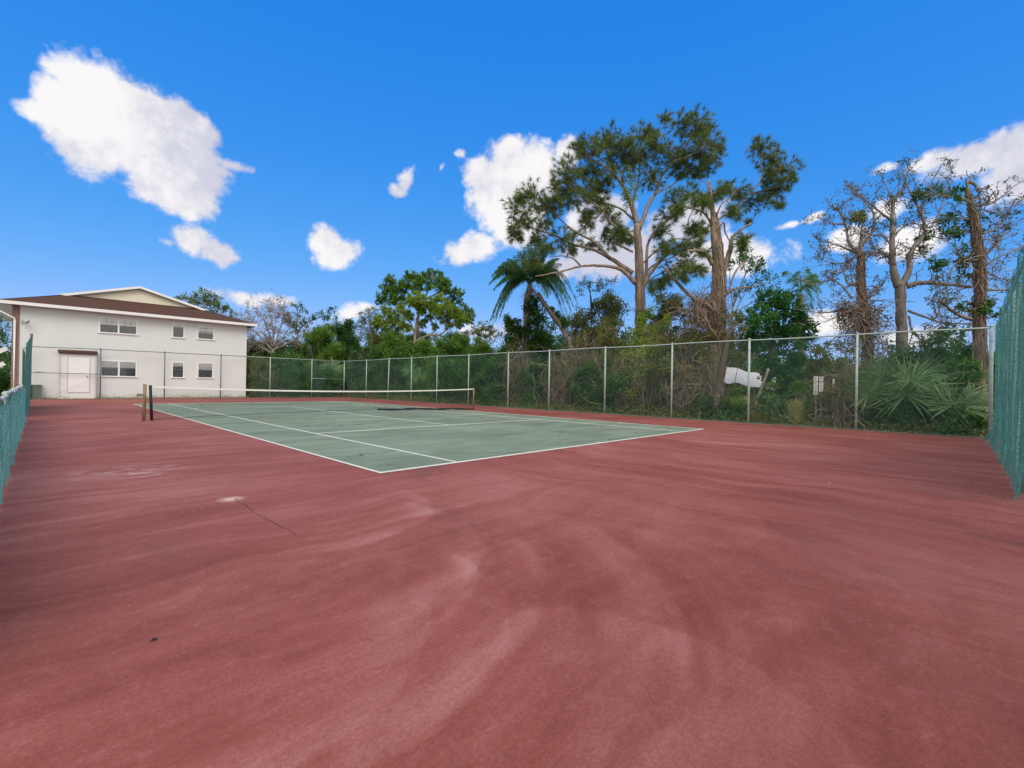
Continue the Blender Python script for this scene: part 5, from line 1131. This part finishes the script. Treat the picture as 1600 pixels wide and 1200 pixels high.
leafy_tree('scraggly_tree', 'thin dark scraggly tree between the queen palm and the largest pine', depth_x(925, 21), [(924,625,2),(925,560,1.8),(924,500,1.5),(921,440,1)], [(c8([(1170,760),(1160,560),(1130,440),(1080,330)]), 1.4, .5, 0), (c8([(1160,660),(1060,650),(990,630)]), 1, .4, 0), (c8([(1190,740),(1280,600),(1330,440)]), 1.2, .4, .5)],
 [(760+x/7.06, 390+y/7.06, r/7.06) for x, y, r in ((1080,340,50),(1030,400,50),(1120,400,50),(1030,480,40),(1220,360,50),(1270,420,50),(1200,460,50),(1350,360,60),(1380,440,60),(1330,520,60),(1180,640,50),(1260,600,60),(1060,780,60),(1250,780,60),(1000,640,30))], M['olive'], M['darkbark'], (.12, .05), .25, 6, None)
leafy_tree('olive_tree', 'pale olive tree behind the white tarpaulin and the leaning log', depth_x(1160, 23), [(1158,620,2.5),(1160,560,2),(1160,520,1.6)], [([(1160,530),(1150,505),(1148,490)], 1.2, .5, 0), ([(1160,540),(1175,520),(1182,510)], 1.2, .5, 0)],
 [(1150,500,16),(1165,505,15),(1152,525,16),(1170,535,16),(1148,550,14),(1165,555,16),(1178,555,10),(1140,520,10)], M['olive'], M['greybark'], (.15, .07), .42, 8, None)

# left edge: palm and shrubs past the stair
leafy_tree('palm_like_tree', 'dark green palm-like tree past the brick pier at the frame edge', 42, [(-6,640,3),(-5,580,2.6),(-3,520,2)], [([(-3,530),(8,545),(14,560)], 1, .4, 0)], [(-5,500,14),(4,515,10),(8,530,9),(-2,540,14),(8,560,10),(0,575,12)], M['dark'], M['greybark'], (.35, .06), .5, 7, 'plants past the brick pier')
lb_ = at_y(4, 600, 36.5)
root = thing('shrub', (lb_[0], lb_[1], 0), 'dark shrub under the white stairs at the frame edge', 'shrub', 'plants past the brick pier')
lv = MB()
for x, z, r_ in ((lb_[0]-.6, .6, .8), (lb_[0]+.1, .5, .6), (lb_[0]-.2, 1.1, .6), (lb_[0]+.3, .9, .4)):
    p, d, tt = blobpts((x, lb_[1], z), (r_, r_, r_*.8), 1500, 8); lv.leaves(p, .12, .07, tt, dirs=d)
lv.build('foliage', M['dark'], root)

# ------------------------------------------------------------ far woods, ground cover (uncountable)
lv = MB()
for k in range(330):
    u = rng.uniform(540, 1600); Fp = rng.uniform(24, 46); Dd = depth_x(u, Fp)
    if 1095 < u < 1240 and Fp < 36: continue
    vt_ = np.interp(u, [540, 700, 800, 900, 1000, 1100, 1180, 1300, 1400, 1500, 1600], [545, 535, 540, 530, 515, 515, 545, 562, 562, 556, 560])
    v = rng.uniform(vt_, 612); rw = rng.uniform(.9, 1.8)*Dd/30
    p, d, tt = blobpts(at_d(u, v+rw*F0/Dd*.7, Dd), (rw, rw, rw*.8), 520, 8); p[:, 2] = np.maximum(p[:, 2], 0); lv.leaves(p, .30, .15, tt, dirs=d)
for k in range(110):
    u = rng.uniform(380, 560); Dd = depth_y(u, rng.uniform(40, 50)); v = rng.uniform(548, 612); rw = rng.uniform(1, 1.8)
    p, d, tt = blobpts(at_d(u, v, Dd), (rw, rw, rw*.8), 420, 8); p[:, 2] = np.maximum(p[:, 2], 0); lv.leaves(p, .28, .14, tt-.1, dirs=d)
for k in range(22):
    u = rng.uniform(-60, 16); Dd = rng.uniform(48, 60); v = rng.uniform(535, 600); rw = rng.uniform(1.2, 2.0)
    p, d, tt = blobpts(at_d(u, v, Dd), (rw, rw, rw*.8), 420, 8); p[:, 2] = np.maximum(p[:, 2], 0); lv.leaves(p, .3, .14, tt-.1, dirs=d)
tag(lv.build('woods', M['dark']), 'dark green woods filling the distance behind the fence', kind='stuff')
lv = MB(); m = 26000
u_ = rng.uniform(YN, YF+3, m); x_ = XR+.12+np.abs(rng.normal(size=m))*1.1; h_ = np.abs(rng.normal(size=m))*.16*np.exp(-((x_-XR)*0))
lv.leaves(np.c_[x_, u_, h_], .10, .05, rng.uniform(0, 1, m), up=.2)
tag(lv.build('ground_cover', M['olive']), 'low weeds and fallen leaves along the foot of the long fence', kind='stuff')
lv = MB(); m = 2600; x_ = rng.uniform(-3.4, 7.6, m); k_ = np.abs(np.sin(x_*2.1)+np.sin(x_*5.3+1))*.5
lv.leaves(np.c_[x_, rng.uniform(YF+.02, BY-.02, m), rng.uniform(0, .05, m)+rng.uniform(0, .16, m)*k_], .06, .018, rng.uniform(0, 1, m), up=-.2)
tag(lv.build('weeds', M['olive']), 'patchy weeds at the foot of the white wall', kind='stuff')
lv = MB(); m = 5000; y_ = rng.uniform(-3, 31, m); lv.leaves(np.c_[XL-.15-np.abs(rng.normal(size=m))*.5, y_, rng.uniform(-.04, .05, m)], .07, .03, rng.uniform(0, 1, m), up=.6)
tag(lv.build('leaf_litter', M['dead']), 'brown leaf litter outside the low teal fence', kind='stuff')

lv = MB(); m = 900
x_ = np.concatenate([XR-.12-np.abs(rng.normal(size=600))*.35, rng.uniform(4, 14.4, 300)]); y_ = rng.uniform(YN+.3, YF-.2, m)
lv.leaves(np.c_[x_, y_, np.full(m, .012)], .05, .028, rng.uniform(0, 1, m), up=2.0, bend=.05)
lv.leaves(np.c_[rng.uniform(XL+.2, 7.3, 260), YF-.05-np.abs(rng.normal(size=260))*.25, np.full(260, .012)], .05, .028, rng.uniform(0, 1, 260), up=2.0, bend=.05)
tag(lv.build('court_leaf_litter', M['dead']), 'dry leaves blown along the fence edges of the court', kind='stuff')

# ------------------------------------------------------------ odd things behind the fence
D9 = depth_x(1160, 21.5)
tp_ = thing('tarpaulin_shelter', at_d(1165, 620, D9)*[1, 1, 0], 'white tarpaulin draped over a low sloping frame behind the fence', 'tarpaulin')
M['tarp'] = simple('white_tarp', (.58, .58, .60), .6, 0, .12, 2, .5)
nx, ny = 26, 12; V = []
for j in range(ny):
    q = j/(ny-1)
    for i in range(nx):
        s__ = i/(nx-1); u = 1128+s__*84; v = 570.5+20*s__+q*(25-5*s__)+1.0*math.sin(s__*13)*q+1.2*math.sin(s__*17)
        V.append(at_d(u, v, D9-1.3*q+.06*math.sin(s__*21+q*8)))
g = MB(); g.add(V, [(j*nx+i, j*nx+i+1, (j+1)*nx+i+1, (j+1)*nx+i) for j in range(ny-1) for i in range(nx-1)]); g.build('cover', M['tarp'], tp_, True)
g = MB()
for u, v, q in ((1130, 574, 0), (1170, 580, 0), (1210, 590, 0), (1130, 600, 1), (1170, 592, 1)):
    a = at_d(u, v, D9-1.25*q+.06); g.tube([(a[0], a[1], 0), tuple(a)], .03, 6)
g.build('frame', M['galvdark'], tp_)
lg = thing('dead_log', at_x(1148, 640, 15.6)*[1, 1, 0], 'dark dead pole leaning up past the fence rail beside the broken pine', 'log', 'leaning logs')
Dl = depth_x(1140, 15.7); g = MB(); g.tube(spline([at_d(1118, 640, Dl), at_d(1122, 600, Dl), at_d(1132, 560, Dl), at_d(1139, 517, Dl)], 5), [.16]*4+[.11]*7+[.09]*5, 9); g.build('trunk', M['darkbark'], lg, True)
lg = thing('dead_log', at_x(1182, 640, 16.2)*[1, 1, 0], 'grey leaning log in front of the emerald tree', 'log', 'leaning logs')
Dl = depth_x(1190, 16.2); g = MB(); g.tube(spline([at_d(1180, 640, Dl), at_d(1184, 622, Dl), at_d(1192, 600, Dl), at_d(1201, 576, Dl)], 5), .055, 8); g.build('trunk', M['greybark'], lg, True)
M['board'] = simple('white_board', (.72, .71, .66), .7, 0, .08, 6)
def board(label, u0, v0, u1, v1, txt, F=15.5):
    a = at_x(u0, v0, F); b = at_x(u1, v1, F); root = thing('marker_board', (F, (a[1]+b[1])/2, 0), label, 'sign', 'white boards beyond the fence')
    y0, y1 = sorted((a[1], b[1])); g = MB(); g.box(F, F+.03, y0, y1, b[2], a[2]); g.build('panel', M['board'], root)
    g = MB(); g.box(F+.032, F+.08, (y0+y1)/2-.03, (y0+y1)/2+.03, -.1, a[2]-.1); g.build('post', M['galvdark'], root)
    n_ = len(txt)
    g = MB(); w_ = y1-y0; h_ = (a[2]-b[2])/n_
    for i in range(n_):
        z = a[2]-h_*(i+.5)
        for k in range(3):
            yc = y0+w_*rng.uniform(.35, .65); zc = z+h_*(k-1)*.24; g.box(F-.003, F-.001, yc-w_*rng.uniform(.12, .26), yc+w_*rng.uniform(.12, .26), zc-h_*.05, zc+h_*.05)
    g.build('faded_marks', M['black'], root)
board('white upright board with faded dark marks, the longer of the two', 1271.5, 588, 1277.5, 617, 'ZOCF')
board('white upright board with faded dark marks, the shorter of the two', 1280, 588.5, 1286, 612, 'AEEI')
kb = thing('white_post', at_x(1304, 620, 15.6)*[1, 1, 0], 'narrow chipped white post right of the two boards', 'post')
a = at_x(1301, 592, 15.6); b = at_x(1303.5, 620, 15.6); g = MB(); g.box(15.6, 15.64, b[1], a[1], -.1, a[2]); g.build('shaft', M['board'], kb)
gp = thing('grey_post', at_x(1249, 620, 21)*[1, 1, 0], 'thick weathered grey wooden post behind the emerald tree', 'post')
a = at_x(1248, 570, 21); g = MB(); g.box(20.95, 21.1, a[1]-.08, a[1]+.10, -.1, a[2]); g.build('shaft', M['greybark'], gp)
M['pinkblock'] = simple('pinkish_block', (.62, .50, .46), .8)
for lb, u0, u1, v0, v1 in (('pinkish white block on the ground between the ferns', 1134, 1146, 619, 626), ('small pinkish block half hidden by the fence post', 1163, 1169, 619, 626)):
    a = at_x(u0, v0, 17.3); b = at_x(u1, v1, 17.3); o = thing('concrete_block', (17.3, (a[1]+b[1])/2, 0), lb, 'block', 'pale blocks behind the fence')
    g = MB(); g.box(17.25, 17.5, b[1], a[1], b[2], a[2]); g.build('cap', M['pinkblock'], o)
    g = MB(); g.box(17.28, 17.47, b[1]+.02, a[1]-.02, -.06, b[2]-.002); g.build('base', M['greybark'], o)

# ------------------------------------------------------------ litter on the court
p = at_z(240, 1001); g = MB(); lv = MB()
lv.add([(p[0]-.018, p[1]-.004, .003), (p[0], p[1]-.012, .010), (p[0]+.02, p[1]+.002, .004), (p[0]+.002, p[1]+.012, .012)], [(0, 1, 2, 3)], tint=.1)
tag(lv.build('fallen_leaf', M['black']), 'tiny curled black leaf lying on the red surface', 'leaf')
